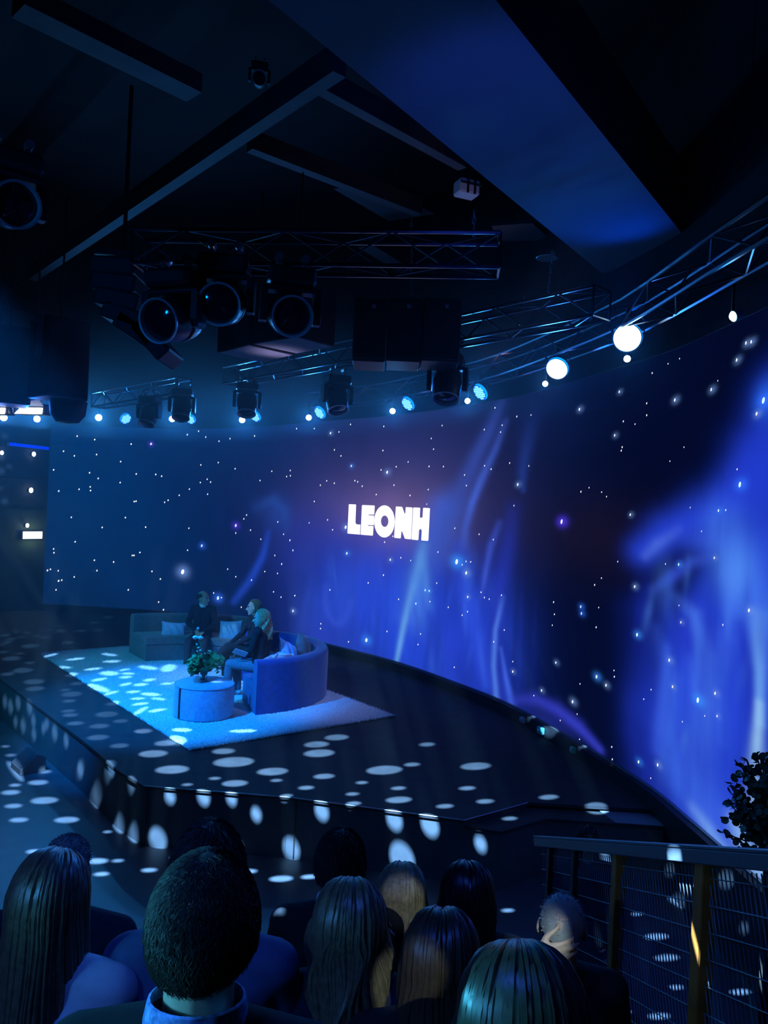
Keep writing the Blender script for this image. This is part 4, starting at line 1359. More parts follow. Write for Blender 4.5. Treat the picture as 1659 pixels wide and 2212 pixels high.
def hand(mb, w, d, n, side, curl=.35, s=1.0, spread=1.0):
    """palm, five fingers and a thumb; d = finger direction, n = the way the palm faces, side = +1 thumb on d x n side"""
    d = Vector(d).normalized()
    n = Vector(n)
    n = (n - d * n.dot(d)).normalized()
    lat = d.cross(n) * side
    w = Vector(w)
    K = []
    for o, L in ((.031, .082), (.0105, .088), (-.0105, .084), (-.030, .074)):
        a = w + lat * o * .55 * s + d * .008 * s
        k = w + lat * o * s + d * L * s
        mb.rcone(a, k, .0135 * s, .0105 * s, 8)
        K.append(k)
    for a, b in zip(K[:-1], K[1:]):
        mb.rcone(a - d * .015 * s, b - d * .015 * s, .0115 * s, .0115 * s, 8)
    for i, (k, L) in enumerate(zip(K, (.070, .079, .073, .057))):
        dd = (d + lat * (1.5 - i) * .07 * spread).normalized()
        p = k
        for j, f in enumerate((.45, .31, .24)):
            ang = curl * (.6, 1.0, .9)[j]
            dd = (dd * math.cos(ang) + n * math.sin(ang)).normalized()
            q_ = p + dd * L * f * s
            mb.rcone(p, q_, (.0095, .0085, .0078)[j] * s, (.0087, .0079, .0066)[j] * s, 8)
            p = q_
    b0_ = w + lat * .022 * s + d * .022 * s + n * .006 * s
    td = (d * .62 + lat * .72 + n * .3).normalized()
    b1_ = b0_ + td * .042 * s
    td2 = (d * .85 + lat * .3 + n * .4).normalized()
    b2_ = b1_ + td2 * .031 * s
    b3_ = b2_ + (td2 + n * .3).normalized() * .024 * s
    mb.rcone(b0_, b1_, .014 * s, .0115 * s, 8).rcone(b1_, b2_, .0112 * s, .0098 * s, 8).rcone(b2_, b3_, .0098 * s, .0078 * s, 8)


DEF = dict(pel=(0, 0, .54), wai=(0, -.015, .72), che=(0, -.015, .93), nek=(0, .0, 1.105), hd=(0, .025, 1.235),
           shl=(-.175, -.01, 1.035), shr=(.175, -.01, 1.035), ell=(-.235, .05, .78), elr=(.235, .05, .78), wrl=(-.13, .27, .64), wrr=(.13, .27, .64),
           hil=(-.09, .02, .52), hir=(.09, .02, .52), knl=(-.12, .43, .50), knr=(.12, .43, .50), anl=(-.12, .43, .09), anr=(.12, .43, .09),
           tol=(-.14, .56, .035), tor=(.14, .56, .035))


def long_hair(mats, hc, R, length=.40, width=1.0, tip=.8, wave=.012, n=230, seed=1, thick=1.0, back=.05, part=True, phm=122):
    """a shell that follows the skull and falls behind the shoulders, covered with separate locks"""
    r = random.Random(seed)
    rx, ry, rz = .088 * width, .108, .118

    def pos(ph, t, off=0.0, wv=0.0):
        if t < .45:
            th = t / .45 * math.radians(98)
            q = Vector((math.sin(ph) * math.sin(th), -math.cos(ph) * math.sin(th), math.cos(th)))
            q = Matrix.Rotation(-math.radians(42) * (1 - t / .45), 3, 'X') @ q
            p = Vector((q.x * (rx + off), q.y * (ry + off) - .012, q.z * (rz + off)))
            if part:
                p.z -= .004 * math.exp(-(p.x / .012) ** 2) * (1 if t < .25 else 0)
            return R @ p
        f = (t - .45) / .55
        w = 1 + .12 * math.sin(min(1, f * 1.4) * math.pi) * thick + (tip - 1) * f * f
        th = math.radians(98)
        x = math.sin(ph) * math.sin(th) * (rx + off) * w
        y = -math.cos(ph) * math.sin(th) * (ry + off) - .012 - back * f * max(0, math.cos(ph)) * .7
        y = y if y < 0 else y * (1 - .55 * f)
        z = math.cos(th) * rz - f * length
        x += wv * math.sin(f * 9 + ph * 5)
        y += wv * math.cos(f * 8 + ph * 3) * .6
        return R @ Vector((x, y, 0)) * 1 + Vector((0, 0, z)) if False else (R @ Vector((x, y, math.cos(th) * rz))) + Vector((0, 0, -f * length))
    b = MB()
    NP, NT = 40, 26
    vs = [hc + pos(math.radians((phm + 3) * (2 * i / NP - 1)), .02 + .98 * j / NT * (.97 + .03 * math.sin(i * 2.1)), -.003) for i in range(NP + 1) for j in range(NT + 1)]
    fs = [(i * (NT + 1) + j, i * (NT + 1) + j + 1, (i + 1) * (NT + 1) + j + 1, (i + 1) * (NT + 1) + j) for i in range(NP) for j in range(NT)]
    b.add(vs, fs)
    for k in range(n):
        ph = math.radians(r.uniform(-phm, phm))
        t0 = r.uniform(.02, .30)
        t1 = r.uniform(.86, 1.03)
        off = r.uniform(.0, .010)
        wv = wave * r.uniform(.3, 1.3)
        dph = r.uniform(-.12, .12)
        sg = 16
        pts = [hc + pos(ph + dph * math.sin(i / sg * 2.5), t0 + (t1 - t0) * i / sg, off * min(1, i / 3), wv) for i in range(sg + 1)]
        w = r.uniform(.004, .009)
        rs = [w * min(1, .35 + i / 4) * (1 if i < sg - 4 else (sg - i + .3) / 4.3) for i in range(sg + 1)]
        b.tube(pts, rs, 5, flat=.55, cap=False)
    return b


def short_hair(hc, R, n=2600, seed=2, length=.022, fluff=1.0, wid=1.0, low=104, front=62, sx=1.0, top=0.0, crown=0.0):
    """a close cap with thousands of small hairs lying down the skull"""
    r = random.Random(seed)
    rx, ry, rz = .081 * sx, .100, .108 + top
    b = MB()

    def lim(ph):                                  # hairline: low at the back, high at the forehead
        f = (math.cos(ph) + 1) / 2
        return math.radians(front + (low - front) * f ** .7)

    def pos(ph, th, off):
        return hc + R @ Vector((math.sin(ph) * math.sin(th) * (rx + off), -math.cos(ph) * math.sin(th) * (ry + off) - .012, math.cos(th) * (rz + off) + .002))
    NP, NT = 40, 14
    c0_ = math.radians(crown)
    A_ = 2 * math.pi if not crown else 3.9
    vs = []
    for i in range(NP + 1):
        ph = -A_ / 2 + A_ * i / NP
        for j in range(NT + 1):
            l_ = max(lim(ph), c0_ + .05)
            vs.append(pos(ph, max(.01, c0_) + (l_ - c0_) * j / NT, .001))
    fs = [(i * (NT + 1) + j, i * (NT + 1) + j + 1, (i + 1) * (NT + 1) + j + 1, (i + 1) * (NT + 1) + j) for i in range(NP) for j in range(NT)]
    b.add(vs, fs)
    for k in range(n):
        ph = r.uniform(-math.pi, math.pi)
        if crown and (abs(ph) > 1.95 and r.random() < .9):
            continue
        th = lim(ph) * math.sqrt(r.uniform(max(.002, (crown / low) ** 2), 1))
        L = length * r.uniform(.5, 1.2)
        p0 = pos(ph, th, -.001)
        p1 = pos(ph + r.uniform(-.06, .06), th + L / .1 * .45, .006 * fluff * r.uniform(.6, 1.3))
        p2 = pos(ph + r.uniform(-.12, .12), th + L / .1 * .95, .008 * fluff * r.uniform(.3, 1.6))
        b.tube([p0, p1, p2], [.0022 * wid, .0018 * wid, .0004 * wid], 3, cap=False)
    return b


def person(label, loc, rotz=0.0, s=1.0, top=None, legs=None, skin=None, hair=None, pose=None, yaw=0.0, pitch=0.0, tiltz=0.0,
           hands=None, shoes=None, group=None, collar=None, hs=1.0, female=False, curl=.35, topname='jumper', sleeve=1.0):
    J = {k: Vector(v) for k, v in {**DEF, **(pose or {})}.items()}
    t = thing('person', label, 'person', loc, rotz, group, s)
    skin = skin or M_skin
    R = (Matrix.Rotation(yaw, 3, 'Z') @ Matrix.Rotation(tiltz, 3, 'Y') @ Matrix.Rotation(-pitch, 3, 'X'))
    hc = J['hd']
    W = .92 if female else 1.0
    R = R * hs
    b = MB()
    # head
    def H(x, y, z):
        return hc + R @ Vector((x, y, z))
    b.ellip(H(0, -.014, .022), (.076, .094, .086), R, 24, 16)
    b.ellip(H(0, .022, -.025), (.063, .068, .092), R, 20, 14)
    b.ellip(H(0, .040, -.088), (.042, .040, .030), R)
    b.ellip(H(0, .066, -.104), (.020, .020, .016), R)
    b.rcone(H(0, .086, .004), H(0, .108, -.036), .009, .0145)
    for x in (-1, 1):
        b.ellip(H(x * .011, .098, -.038), (.009, .010, .008), R, 10, 8)
        b.ellip(H(x * .079, -.008, -.012), (.010, .021, .032), R @ Matrix.Rotation(x * .3, 3, 'Z'), 12, 10)
        b.ellip(H(x * .032, .070, -.018), (.020, .018, .017), R)
        b.ellip(H(x * .030, .080, .022), (.026, .010, .009), R, 10, 8)
    b.ellip(H(0, .084, -.062), (.024, .011, .0055), R, 10, 8)
    b.ellip(H(0, .083, -.072), (.021, .011, .0065), R, 10, 8)
    b.rcone(J['nek'] - Vector((0, .0, .05)), H(0, -.018, -.055), .058 * W, .054 * W)

    def torso(bb, g):
        bb.ellip(J['pel'], (.168 + g, .125 + g, .115 + g), None, 20, 12)
        bb.rcone(J['pel'] + Vector((-.06, 0, .03)), J['wai'] + Vector((-.05, 0, 0)), .105 + g, .092 * W + g)
        bb.rcone(J['pel'] + Vector((.06, 0, .03)), J['wai'] + Vector((.05, 0, 0)), .105 + g, .092 * W + g)
        for x in (-1, 1):
            bb.rcone(J['wai'] + Vector((x * .05, 0, 0)), J['che'] + Vector((x * .068 * W, 0, .0)), .092 * W + g, .100 + g)
            S_ = J['shl'] if x < 0 else J['shr']
            bb.rcone(J['che'] + Vector((x * .07 * W, 0, .01)), S_ - Vector((x * .03, 0, .01)), .098 + g, .058 + g)
            bb.rcone(S_, J['nek'] - Vector((0, 0, .045)), .052 + g, .056 + g)
            if female:
                bb.ellip(J['che'] + Vector((x * .07, .085, -.01)), (.058 + g, .055 + g, .06 + g), None, 12, 10)

    def arm(bb, x, g, upto=1.0):
        S_, E_, W_ = (J[k + ('l' if x < 0 else 'r')] for k in ('sh', 'el', 'wr'))
        bb.rcone(S_, E_, .050 * W + g, .040 * W + g)
        bb.rcone(E_, E_.lerp(W_, upto), .040 * W + g, (.040 - .013 * upto) * W + g)

    def leg(bb, x, g, upto=1.0):
        Hh, K_, A_ = (J[k + ('l' if x < 0 else 'r')] for k in ('hi', 'kn', 'an'))
        bb.rcone(Hh, K_, .085 + g, .058 + g)
        bb.rcone(K_, K_.lerp(A_, .35), .056 + g, .058 + g)
        bb.rcone(K_.lerp(A_, .35), K_.lerp(A_, upto), .058 + g, .040 - .01 * (upto >= .99) + g)

    torso(b, 0)
    for x in (-1, 1):
        sfx = 'l' if x < 0 else 'r'
        arm(b, x, 0)
        leg(b, x, 0)
        A_, T_ = J['an' + sfx], J['to' + sfx]
        b.rcone(A_, T_, .038, .03)
        hd_ = (hands or {}).get(sfx)
        if hd_:
            d, nrm, cu = hd_
        else:
            d = (J['wr' + sfx] - J['el' + sfx]).normalized() * .7 + Vector((-x * .15, .6, -.25))
            nrm, cu = (0, -.1, -1), curl
        d = Vector(d).normalized()
        n_ = Vector(nrm)
        lat = d.cross(n_)
        # thumb towards the body's middle unless told otherwise
        sd = 1 if lat.dot(Vector((-x, .0, .35))) > 0 else -1
        hand(b, J['wr' + sfx], d, n_, sd, cu)
    remesh(b, 'body', skin, t)
    ey = MB()
    for x in (-1, 1):
        eb = MB().ellip(H(x * .031, .0845, .002), (.0125, .008, .0075), R, 12, 8)
        eb.build('eye', M_eye, t, smooth=True)
    # clothes
    c = MB()
    torso(c, .013)
    for x in (-1, 1):
        arm(c, x, .012, sleeve * .97)
    remesh(c, topname, top or M_navy, t, .010, 3)
    c = MB()
    c.ellip(J['pel'] - Vector((0, 0, .03)), (.186, .142, .095))
    for x in (-1, 1):
        leg(c, x, .014, .93)
    remesh(c, 'trousers', legs or M_trouser, t, .010, 3)
    for x in (-1, 1):
        sfx = 'l' if x < 0 else 'r'
        A_, T_ = J['an' + sfx], J['to' + sfx]
        sb__ = MB().rcone(A_ + Vector((0, 0, -.02)), T_, .046, .040).rcone(A_ + (A_ - T_) * .15 - Vector((0, 0, .03)), T_, .034, .036)
        remesh(sb__, 'shoe', shoes or M_shoe, t, .008, 2)
    if collar:
        cb_ = MB()
        nk = J['nek']
        n_ = 26
        vs = []
        for lv, (rr_, hh) in enumerate(((.078, -.025), (.080, .0), (.074, .032), (.070, .034), (.072, .0), (.070, -.025))):
            for i in range(n_):
                a = 2 * math.pi * i / n_
                gap = 1 + .12 * math.exp(-((a - math.pi / 2) / .35) ** 2)
                vs.append(nk + Vector((rr_ * math.cos(a), rr_ * math.sin(a) * gap - .006, hh - .012 * math.sin(a))))
        fs = [(l * n_ + i, l * n_ + (i + 1) % n_, (l + 1) * n_ + (i + 1) % n_, (l + 1) * n_ + i) for l in range(5) for i in range(n_)]
        cb_.add(vs, fs)
        cb_.build('collar', collar, t, smooth=True)
    if hair:
        kind, hm, kw = hair
        if kind == 'long':
            long_hair(None, hc, R, **kw).build('hair', M_hair[hm], t, smooth=True)
        else:
            short_hair(hc, R, **kw).build('hair', M_short[hm], t, smooth=True)
    return t, J, R


# the man on the teal sofa: faces the audience, looks to his left at the women
mp = P(440, 1316, 13.95)
person('balding man in a dark jumper and white collar sitting on the teal sofa', (mp.x - .02, 14.0, STZ - .10), math.pi + .05, 1.0,
       top=M_navy, legs=M_trouser, hs=1.14, hair=('short', 'brown', dict(n=900, length=.010, low=106, front=60, crown=58)), yaw=1.15,
       pose=dict(ell=(-.25, .06, .78), elr=(.25, .06, .78), wrl=(-.07, .26, .66), wrr=(.07, .24, .68), knl=(-.13, .45, .5), knr=(.15, .45, .5),
                 anl=(-.10, .62, .11), anr=(.16, .50, .10), tol=(-.12, .76, .06), tor=(.19, .63, .05)), collar=M_white)
# the woman further back, legs crossed, hands on her knee
p = P(549, 1330, 12.35)
person('woman in black with crossed legs at the far end of the right sofa', (p.x + .0, 12.42, STZ + .02), math.radians(118), .97,
       top=M_blackcloth, legs=M_blackcloth, female=True, hair=('long', 'darkblond', dict(length=.34, seed=4, wave=.012, phm=92)), hs=1.12, yaw=-.3, pitch=.05,
       pose=dict(wrl=(-.05, .36, .62), wrr=(.04, .38, .64), ell=(-.22, .12, .78), elr=(.22, .12, .78),
                 knl=(-.04, .45, .60), anl=(.02, .74, .28), tol=(.03, .86, .20), knr=(.08, .44, .50)), shoes=M_whiteshoe, topname='jacket')
# the woman in front
p = P(563, 1348, 11.25)
person('woman with wavy blond hair, black jacket and light jeans holding cards', (p.x + .02, 11.28, STZ + .0), math.radians(72), .98,
       top=M_blackcloth, legs=M_jeans, female=True, hair=('long', 'blond', dict(length=.32, seed=9, wave=.022, tip=.85, phm=94)), hs=1.15, yaw=.35, pitch=.1,
       pose=dict(wrl=(-.10, .30, .70), wrr=(.04, .28, .68), knl=(-.10, .46, .52), knr=(.10, .46, .50), anl=(-.10, .50, .1), anr=(.08, .40, .1),
                 tol=(-.11, .63, .04), tor=(.08, .54, .04)), shoes=M_whiteshoe, topname='jacket', curl=.6)
o = MB().box((0, 0, 0), (.20, .006, .14), bev=.002).build('paper_cards', mat('white_card', (.75, .75, .82), .6))
o.location = P(519, 1410, 11.08)
o.rotation_euler = (.9, .35, .35)
tag(o, 'white cards held in the hands of the woman in front', 'cards')

# ------------------------------------------------------------------ seating tribune
M_tier = mat('tier_carpet', (.012, .012, .015), .95, noise=.2, nscale=30)
TI = [(1.78, -.6, 1.52), (2.60, 1.78, 1.10), (3.45, 2.60, .82), (4.2, 3.45, .42)]
trib = thing('seating_tribune', 'dark stepped tribune under the audience rows', 'tribune', (0, 0, 0))
for (y1, y0, z) in TI:
    MB().box((-1.55, (y0 + y1) / 2, z / 2), (5.0, y1 - y0, z)).build('step', M_tier, trib)
for (y, z) in ((1.02, 1.52), (1.86, 1.10), (2.68, .82)):
    MB().box((-1.6, y, z + .21), (4.6, .34, .42), bev=.03).build('bench', M_tier, trib)


def seat_at(px, py, D, tier, hz=1.235):
    """where a sitter's floor point goes so that the head shows at (px, py)"""
    h = P(px, py, D)
    z = TI[tier][2]
    return h, max(.88, min(1.13, (h.z - z) / hz))


def aud(label, px, py, D, tier, **kw):
    h, s = seat_at(px, py, D, tier)
    hx = kw.get('pose', {}).get('hd', (0, .025, 0))
    z = h.z - 1.235 * s
    return person(label, (h.x - hx[0] * s, D - .025 * s, z), 0.0, s, group=None, **kw)


aud('woman with very long straight blond hair in a pale cardigan at the lower left', 110, 1938, 2.0, 1, top=M_white, female=True, topname='cardigan',
    hair=('long', 'darkblond', dict(length=.52, seed=11, wave=.003, n=300, width=.90, tip=.95, back=.10, part=False)), legs=M_trouser)
aud('broad bald man in dark navy behind the long blond hair', 145, 1874, 2.8, 2, top=M_navy, hair=('short', 'grey', dict(n=700, length=.006, low=100, front=40)),
    pose=dict(shl=(-.20, -.01, 1.03), shr=(.20, -.01, 1.03)))
aud('man with cropped hair lit cyan on one side, the largest head in view', 443, 1990, 1.24, 0, top=M_blackcloth, collar=mat('striped_collar', (.18, .25, .6), .8, noise=.6, nscale=70),
    hair=('short', 'brown', dict(n=15000, length=.022, fluff=.45, wid=.5, low=116, front=64, sx=1.04, top=.0)))
aud('woman with pinned up dark hair and blue shirt ahead of the largest head', 450, 1888, 2.08, 1, top=M_blueshirt, female=True, topname='shirt',
    hair=('short', 'brown', dict(n=2600, length=.035, low=108, front=64, sx=1.08, top=.02)))
aud('man with thick dark hair, white collar and dark jacket in the third row', 735, 1864, 2.9, 2, top=M_blackcloth, collar=M_white, topname='jacket',
    hair=('short', 'black', dict(n=2600, length=.026, low=110, front=64, sx=1.05, top=.012)))
aud('woman with long wavy fair hair in the middle of the second row', 757, 1988, 2.12, 1, top=M_navy, female=True, topname='jumper',
    hair=('long', 'darkblond', dict(length=.36, seed=21, wave=.016, n=280, width=1.05, tip=1.05, back=.08)))
aud('woman with straight blond hair with a warm bright highlight in the third row', 868, 1924, 2.98, 2, top=M_blackcloth, female=True,
    hair=('long', 'blond', dict(length=.20, seed=31, wave=.006, n=240, tip=.95)))
aud('woman with long black hair at the right of the third row', 1008, 1928, 2.86, 2, top=M_blackcloth, female=True,
    hair=('long', 'black', dict(length=.36, seed=41, wave=.006, n=200, width=1.0)))
aud('woman with long dark brown hair with a green glint in the second row', 955, 2062, 1.96, 1, top=M_blackcloth, female=True,
    hair=('long', 'brown', dict(length=.34, seed=51, wave=.006, n=280, width=1.0, tip=.95)))
aud('person with chin length dark teal lit hair nearest the camera at the bottom right', 1126, 2192, 1.20, 0, top=M_blackcloth, female=True,
    hair=('long', 'brown', dict(length=.22, seed=61, wave=.005, n=420, width=1.08, tip=1.0, part=False)))
# the bald man with his hand on the back of his head
h, s = seat_at(1214, 1998, 2.72, 2)
person('bald man holding his left hand to the back of his head beside the railing', (h.x, 2.72 - .025, h.z - 1.235 * s), 0.0, s, top=M_blackcloth,
       hair=('short', 'grey', dict(n=160, length=.003, low=98, front=30)), yaw=-.25,
       pose=dict(ell=(-.37, -.12, 1.00), wrl=(-.125, -.125, 1.205), shl=(-.18, -.01, 1.045)),
       hands={'l': ((.96, -.05, .14), (.1, 1, -.05), .40)})
p = P(1269, 1800, 5.4)
person('person in dark clothes sitting on the hall floor beyond the railing', (p.x, 5.4, 0), 0.0, (p.z + .0) / 1.235 if False else .98, top=M_blackcloth,
       hair=('short', 'black', dict(n=800, length=.02, low=108, front=64)))
MB_seat = thing('stool', 'black stool under the person beyond the railing', 'stool', (p.x, 5.38, 0))
MB().lathe([(.001, .40), (.18, .40), (.19, .42), (.18, .44), (.001, .445)], 24).build('seat', M_black, MB_seat, smooth=True)
for k in range(4):
    a = math.pi / 4 + k * math.pi / 2
    MB().tube([(.13 * math.cos(a), .13 * math.sin(a), .4), (.19 * math.cos(a), .19 * math.sin(a), 0)], .014, 6).build('leg', M_darkmetal, MB_seat)

# ------------------------------------------------------------------ railing at the right side of the tribune
M_wood = mat('brown_post_wood', (.45, .12, .015), .55, noise=.3, nscale=12)
M_rail = mat('rail_steel', (.16, .165, .18), .45, metal=.6)
M_wire = mat('mesh_wire', (.17, .175, .19), .5, metal=.2, spec=.5)
r0, r1 = P(1700, 1842, 1.92), P(1168, 1808, 4.2)
rd = (r1 - r0)
rl = thing('railing', 'sloping handrail with wire mesh panels beside the seating', 'railing', r0)


def rp(u):
    return rd * u


M_ = rd.to_track_quat('Y', 'Z').to_matrix()
MB().box(rd / 2, (.06, rd.length + .1, .012), M_, bev=.003).build('handrail_top', M_rail, rl)
MB().box(rd / 2 + M_ @ Vector((-.022, 0, -.026)), (.012, rd.length + .1, .042), M_, bev=.003).build('handrail_side', M_rail, rl)
LOW = 1.22
MB().box(rd / 2 - Vector((0, 0, LOW)), (.03, rd.length, .03), M_).build('bottom_rail', M_rail, rl)


def px_of(w):
    x, yd = w.x * FPX / w.y, -(w.z - CAMZ) * FPX / w.y
    return 829.5 + x * cr - yd * sr


us = np.linspace(0, 1, 2000)
pxs = np.array([px_of(r0 + rp(u) - Vector((0, 0, .25))) for u in us])
pu = [float(us[np.argmin(abs(pxs - x))]) for x in (1515, 1331, 1240, 1187)]
for u, w, m in zip(pu, (.066, .062, .06, .06), (M_wood, M_wood, M_black, M_black)):
    b = rp(u) + Vector((.005, 0, -.045))
    MB().box(b - Vector((0, 0, LOW / 2 - .02)), (w * .7, w, LOW), bev=.004).build('post', m, rl)
# wire mesh, upright wires square to the slope
sd = rd.normalized()
perp = (Vector((0, 0, -1)) - sd * Vector((0, 0, -1)).dot(sd)).normalized()
bounds = [0.0] + pu + [1.0]
Lr = rd.length
for i in range(len(bounds) - 1):
    a, b = bounds[i] * Lr, bounds[i + 1] * Lr
    if b - a < .02:
        continue
    m = MB()
    x = a
    while x <= b:
        p0 = sd * x + Vector((.006, 0, -.06))
        m.tube([p0, p0 + perp * (LOW - .06)], .0024, 4, cap=False)
        x += .026
    y = .03
    while y < LOW - .08:
        p0 = perp * y + Vector((.002, 0, -.06))
        m.tube([p0 + sd * a, p0 + sd * b], .0019, 4, cap=False)
        y += .075
    m.build('wire_mesh', M_wire, rl)
# thin stub: the floor plate the posts stand on
MB().box(rd / 2 - Vector((-.01, 0, LOW + .03)), (.10, Lr, .02), M_).build('stringer_plate', M_darkmetal, rl)
sg = MB()
q0, q1 = r0 - Vector((0, 0, LOW + .04)), r1 - Vector((0, 0, LOW + .04))
sg.add([q0 + Vector((-.03, 0, 0)), q1 + Vector((-.03, 0, 0)), Vector((q1.x - .03, q1.y, 0)), Vector((q0.x - .03, q0.y, 0)),
        q0 + Vector((.02, 0, 0)), q1 + Vector((.02, 0, 0)), Vector((q1.x + .02, q1.y, 0)), Vector((q0.x + .02, q0.y, 0))],
       [(0, 1, 2, 3), (7, 6, 5, 4), (0, 4, 5, 1), (1, 5, 6, 2), (2, 6, 7, 3), (3, 7, 4, 0)])
sg.build('side_panel', M_tier, trib)

# ------------------------------------------------------------------ potted tree at the right edge
tp_ = P(1668, 1760, 2.75)
tree = thing('potted_tree', 'round leaved potted shrub silhouetted against the screen', 'plant', (tp_.x, 2.75, 0))
M_dleaf = mat('eucalyptus_leaf', (.03, .10, .05), .5, noise=.3, nscale=20)
MB().lathe([(.001, 0), (.17, 0), (.21, .42), (.23, .43), (.22, .45), (.19, .44), (.185, .40), (.001, .39)], 28).build('pot', mat('pot_clay', (.05, .05, .055), .7), tree, smooth=True)
stm = MB()
stm.tube([(0, 0, .38), (.015, .01, 1.2), (-.01, 0, tp_.z - .1)], [.024, .02, .014], 8)
lv = MB()
cz = tp_.z
tips = []
for k in range(34):
    a, b_ = rnd.random() * 6.283, rnd.uniform(-1.0, 1.4)
    r_ = .185 * rnd.uniform(.6, 1.05)
    tips.append(Vector((r_ * math.cos(a) * math.cos(b_), r_ * math.sin(a) * math.cos(b_), cz + .22 * math.sin(b_))))
for px, py in ((1572, 1728), (1580, 1742), (1590, 1690), (1600, 1655), (1612, 1640), (1644, 1628), (1588, 1760), (1602, 1785), (1612, 1800), (1625, 1815), (1622, 1858), (1635, 1866)):
    w = P(px, py, 2.75 + rnd.uniform(-.05, .05))
    tips.append(w - Vector((tp_.x, 2.75, 0)))
for tpp in tips:
    base = Vector((0, 0, cz - .12 + rnd.uniform(-.1, .1)))
    mid = base.lerp(tpp, .55) + Vector((0, 0, .04))
    stm.tube([base, mid, tpp], [.005, .0035, .0018], 5)
    for f in np.linspace(.3, 1.0, 8):
        c = (base.lerp(mid, f / .55) if f < .55 else mid.lerp(tpp, (f - .55) / .45))
        for sgn in (-1, 1):
            R = Euler((rnd.uniform(-1.2, 1.2), rnd.uniform(-1.2, 1.2), rnd.random() * 6.28)).to_matrix()
            s = rnd.uniform(.011, .017)
            off = R @ Vector((s * 1.0, 0, 0))
            pts = [Vector((s * math.cos(t_), s * .92 * math.sin(t_), .002 * math.cos(2 * t_))) for t_ in [2 * math.pi * i / 9 for i in range(9)]]
            lv.add([c + off + R @ q_ for q_ in pts], [tuple(range(9))])
stm.build('trunk', mat('bark', (.06, .045, .03), .8), tree, smooth=True)
lv.build('foliage', M_dleaf, tree)

# ------------------------------------------------------------------ small gear on the floor and on the screen's plinth
for (px, py, w, h, lab, m) in ((1187, 1577, .13, .085, 'connector box with teal light painted on, on the screen plinth', mat('teal_lit_tone', (.10, .50, .50), .5)),  # the teal light on this box is put into its base colour
                               (1258, 1614, .075, .07, 'small connector box with green light painted on, right of the teal one', mat('green_lit_tone', (.06, .45, .22), .5)),  # green light likewise painted as the casing colour
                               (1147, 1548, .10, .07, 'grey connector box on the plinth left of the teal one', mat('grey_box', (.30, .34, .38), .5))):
    s_, z_, _, _ = Wmap(px, py)
    c = wall_pt(s_, STZ + .085, .13)
    tdir = wall_pt(s_ + .05, 0) - wall_pt(s_ - .05, 0)
    t = thing('connector_box', lab, 'box', c, math.atan2(tdir.y, tdir.x))
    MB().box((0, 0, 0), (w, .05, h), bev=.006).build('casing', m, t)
    MB().box((0, -SIGN * .027, -.005), (w * .5, .012, h * .35), bev=.003).build('socket', M_rim, t)
for (px, py, rz, lab) in ((62, 1662, 2.3, 'black wedge monitor on the hall floor beside the stage skirt'),):
    c = G(px, py, 0)
    t = thing('floor_monitor', lab, 'loudspeaker', c, rz, 'wedge monitors on the floor', .72)
    Mx = Matrix(((0, 0, 1, 0), (1, 0, 0, 0), (0, 1, 0, 0), (0, 0, 0, 1)))
    MB().prism([(-.2, 0), (.22, 0), (.22, .10), (-.04, .33), (-.2, .26)], -.26, .26, M=Mx).build('cabinet', M_cab, t, bevel=.01)
    MB().add([(-.23, .205, .125), (.23, .205, .125), (.23, -.03, .335), (-.23, -.03, .335)], [(0, 1, 2, 3)]).build('grille', M_grille, t)

# ------------------------------------------------------------------ dot gobos: two lamps with perforated plates over the audience
bpy.context.view_layer.update()
DEPS = bpy.context.evaluated_depsgraph_get()
CAM0 = Vector((0, 0, CAMZ))
skip_names = {'led_screen'}


def hit(px, py):
    d = (P(px, py, 1.0) - CAM0).normalized()
    o = CAM0.copy()
    for _ in range(14):
        ok, loc, nrm, idx, ob, mt = SC.ray_cast(DEPS, o, d)
        if not ok:
            return None
        if ob.name.startswith(('wire_mesh', 'hair', 'foliage', 'haze')):
            o = loc + d * .004
            continue
        return loc, nrm
    return None


def dots(sc, ox, oy, txt):
    return [(ox + float(a) / sc, oy + float(b) / sc, float(c) / sc) for a, b, c in (q.split(',') for q in txt.split(';'))]


D_left = dots(1.843, 0, 1250, "200,305,30;300,320,36;435,302,26;445,330,34;255,352,26;370,360,34;495,363,24;435,378,36;510,378,24;285,385,26;395,402,32;305,418,24;590,355,34;670,355,34;650,392,28;595,402,26;500,393,24;665,417,26;500,420,26;560,421,26;390,435,36;530,450,26;440,457,34;600,460,34;660,443,40;450,498,26;550,478,26;630,478,24;558,498,32;560,526,36;625,524,36;725,602,34;968,607,50;700,645,28;940,505,22;"
              "45,318,36;120,268,34;240,207,20;230,188,12;320,208,18;270,255,24;155,260,16;390,206,14;430,153,18;375,175,16;120,335,18;135,410,40;140,438,36;260,443,18;285,460,40;275,487,26;272,527,26;300,576,32;425,540,44;395,587,38;280,543,30;480,567,28;390,632,42;475,665,36;"
              "20,225,20;45,240,18;85,232,13;30,252,18;65,214,12;10,262,13;80,298,14;30,380,26;90,365,40;15,292,18;150,228,14;200,205,12;60,205,12;110,215,14;180,235,16;"
              "20,490,8;42,510,9;72,495,9;118,510,10;92,585,9;62,570,7;133,565,8;135,620,8;173,595,7;186,580,7;218,615,10;230,675,12;263,645,9;320,760,11;438,740,13")
D_front = dots(1.843, 0, 1250, "570,607,34;610,697,56;660,655,44;890,687,44;930,730,80;685,760,66;1085,768,60;1260,660,48;1270,695,60;1340,632,46;1530,762,70;1290,787,40;1100,803,22;855,795,22;745,820,20;935,815,50;1440,812,22;1640,740,30;1700,660,30")
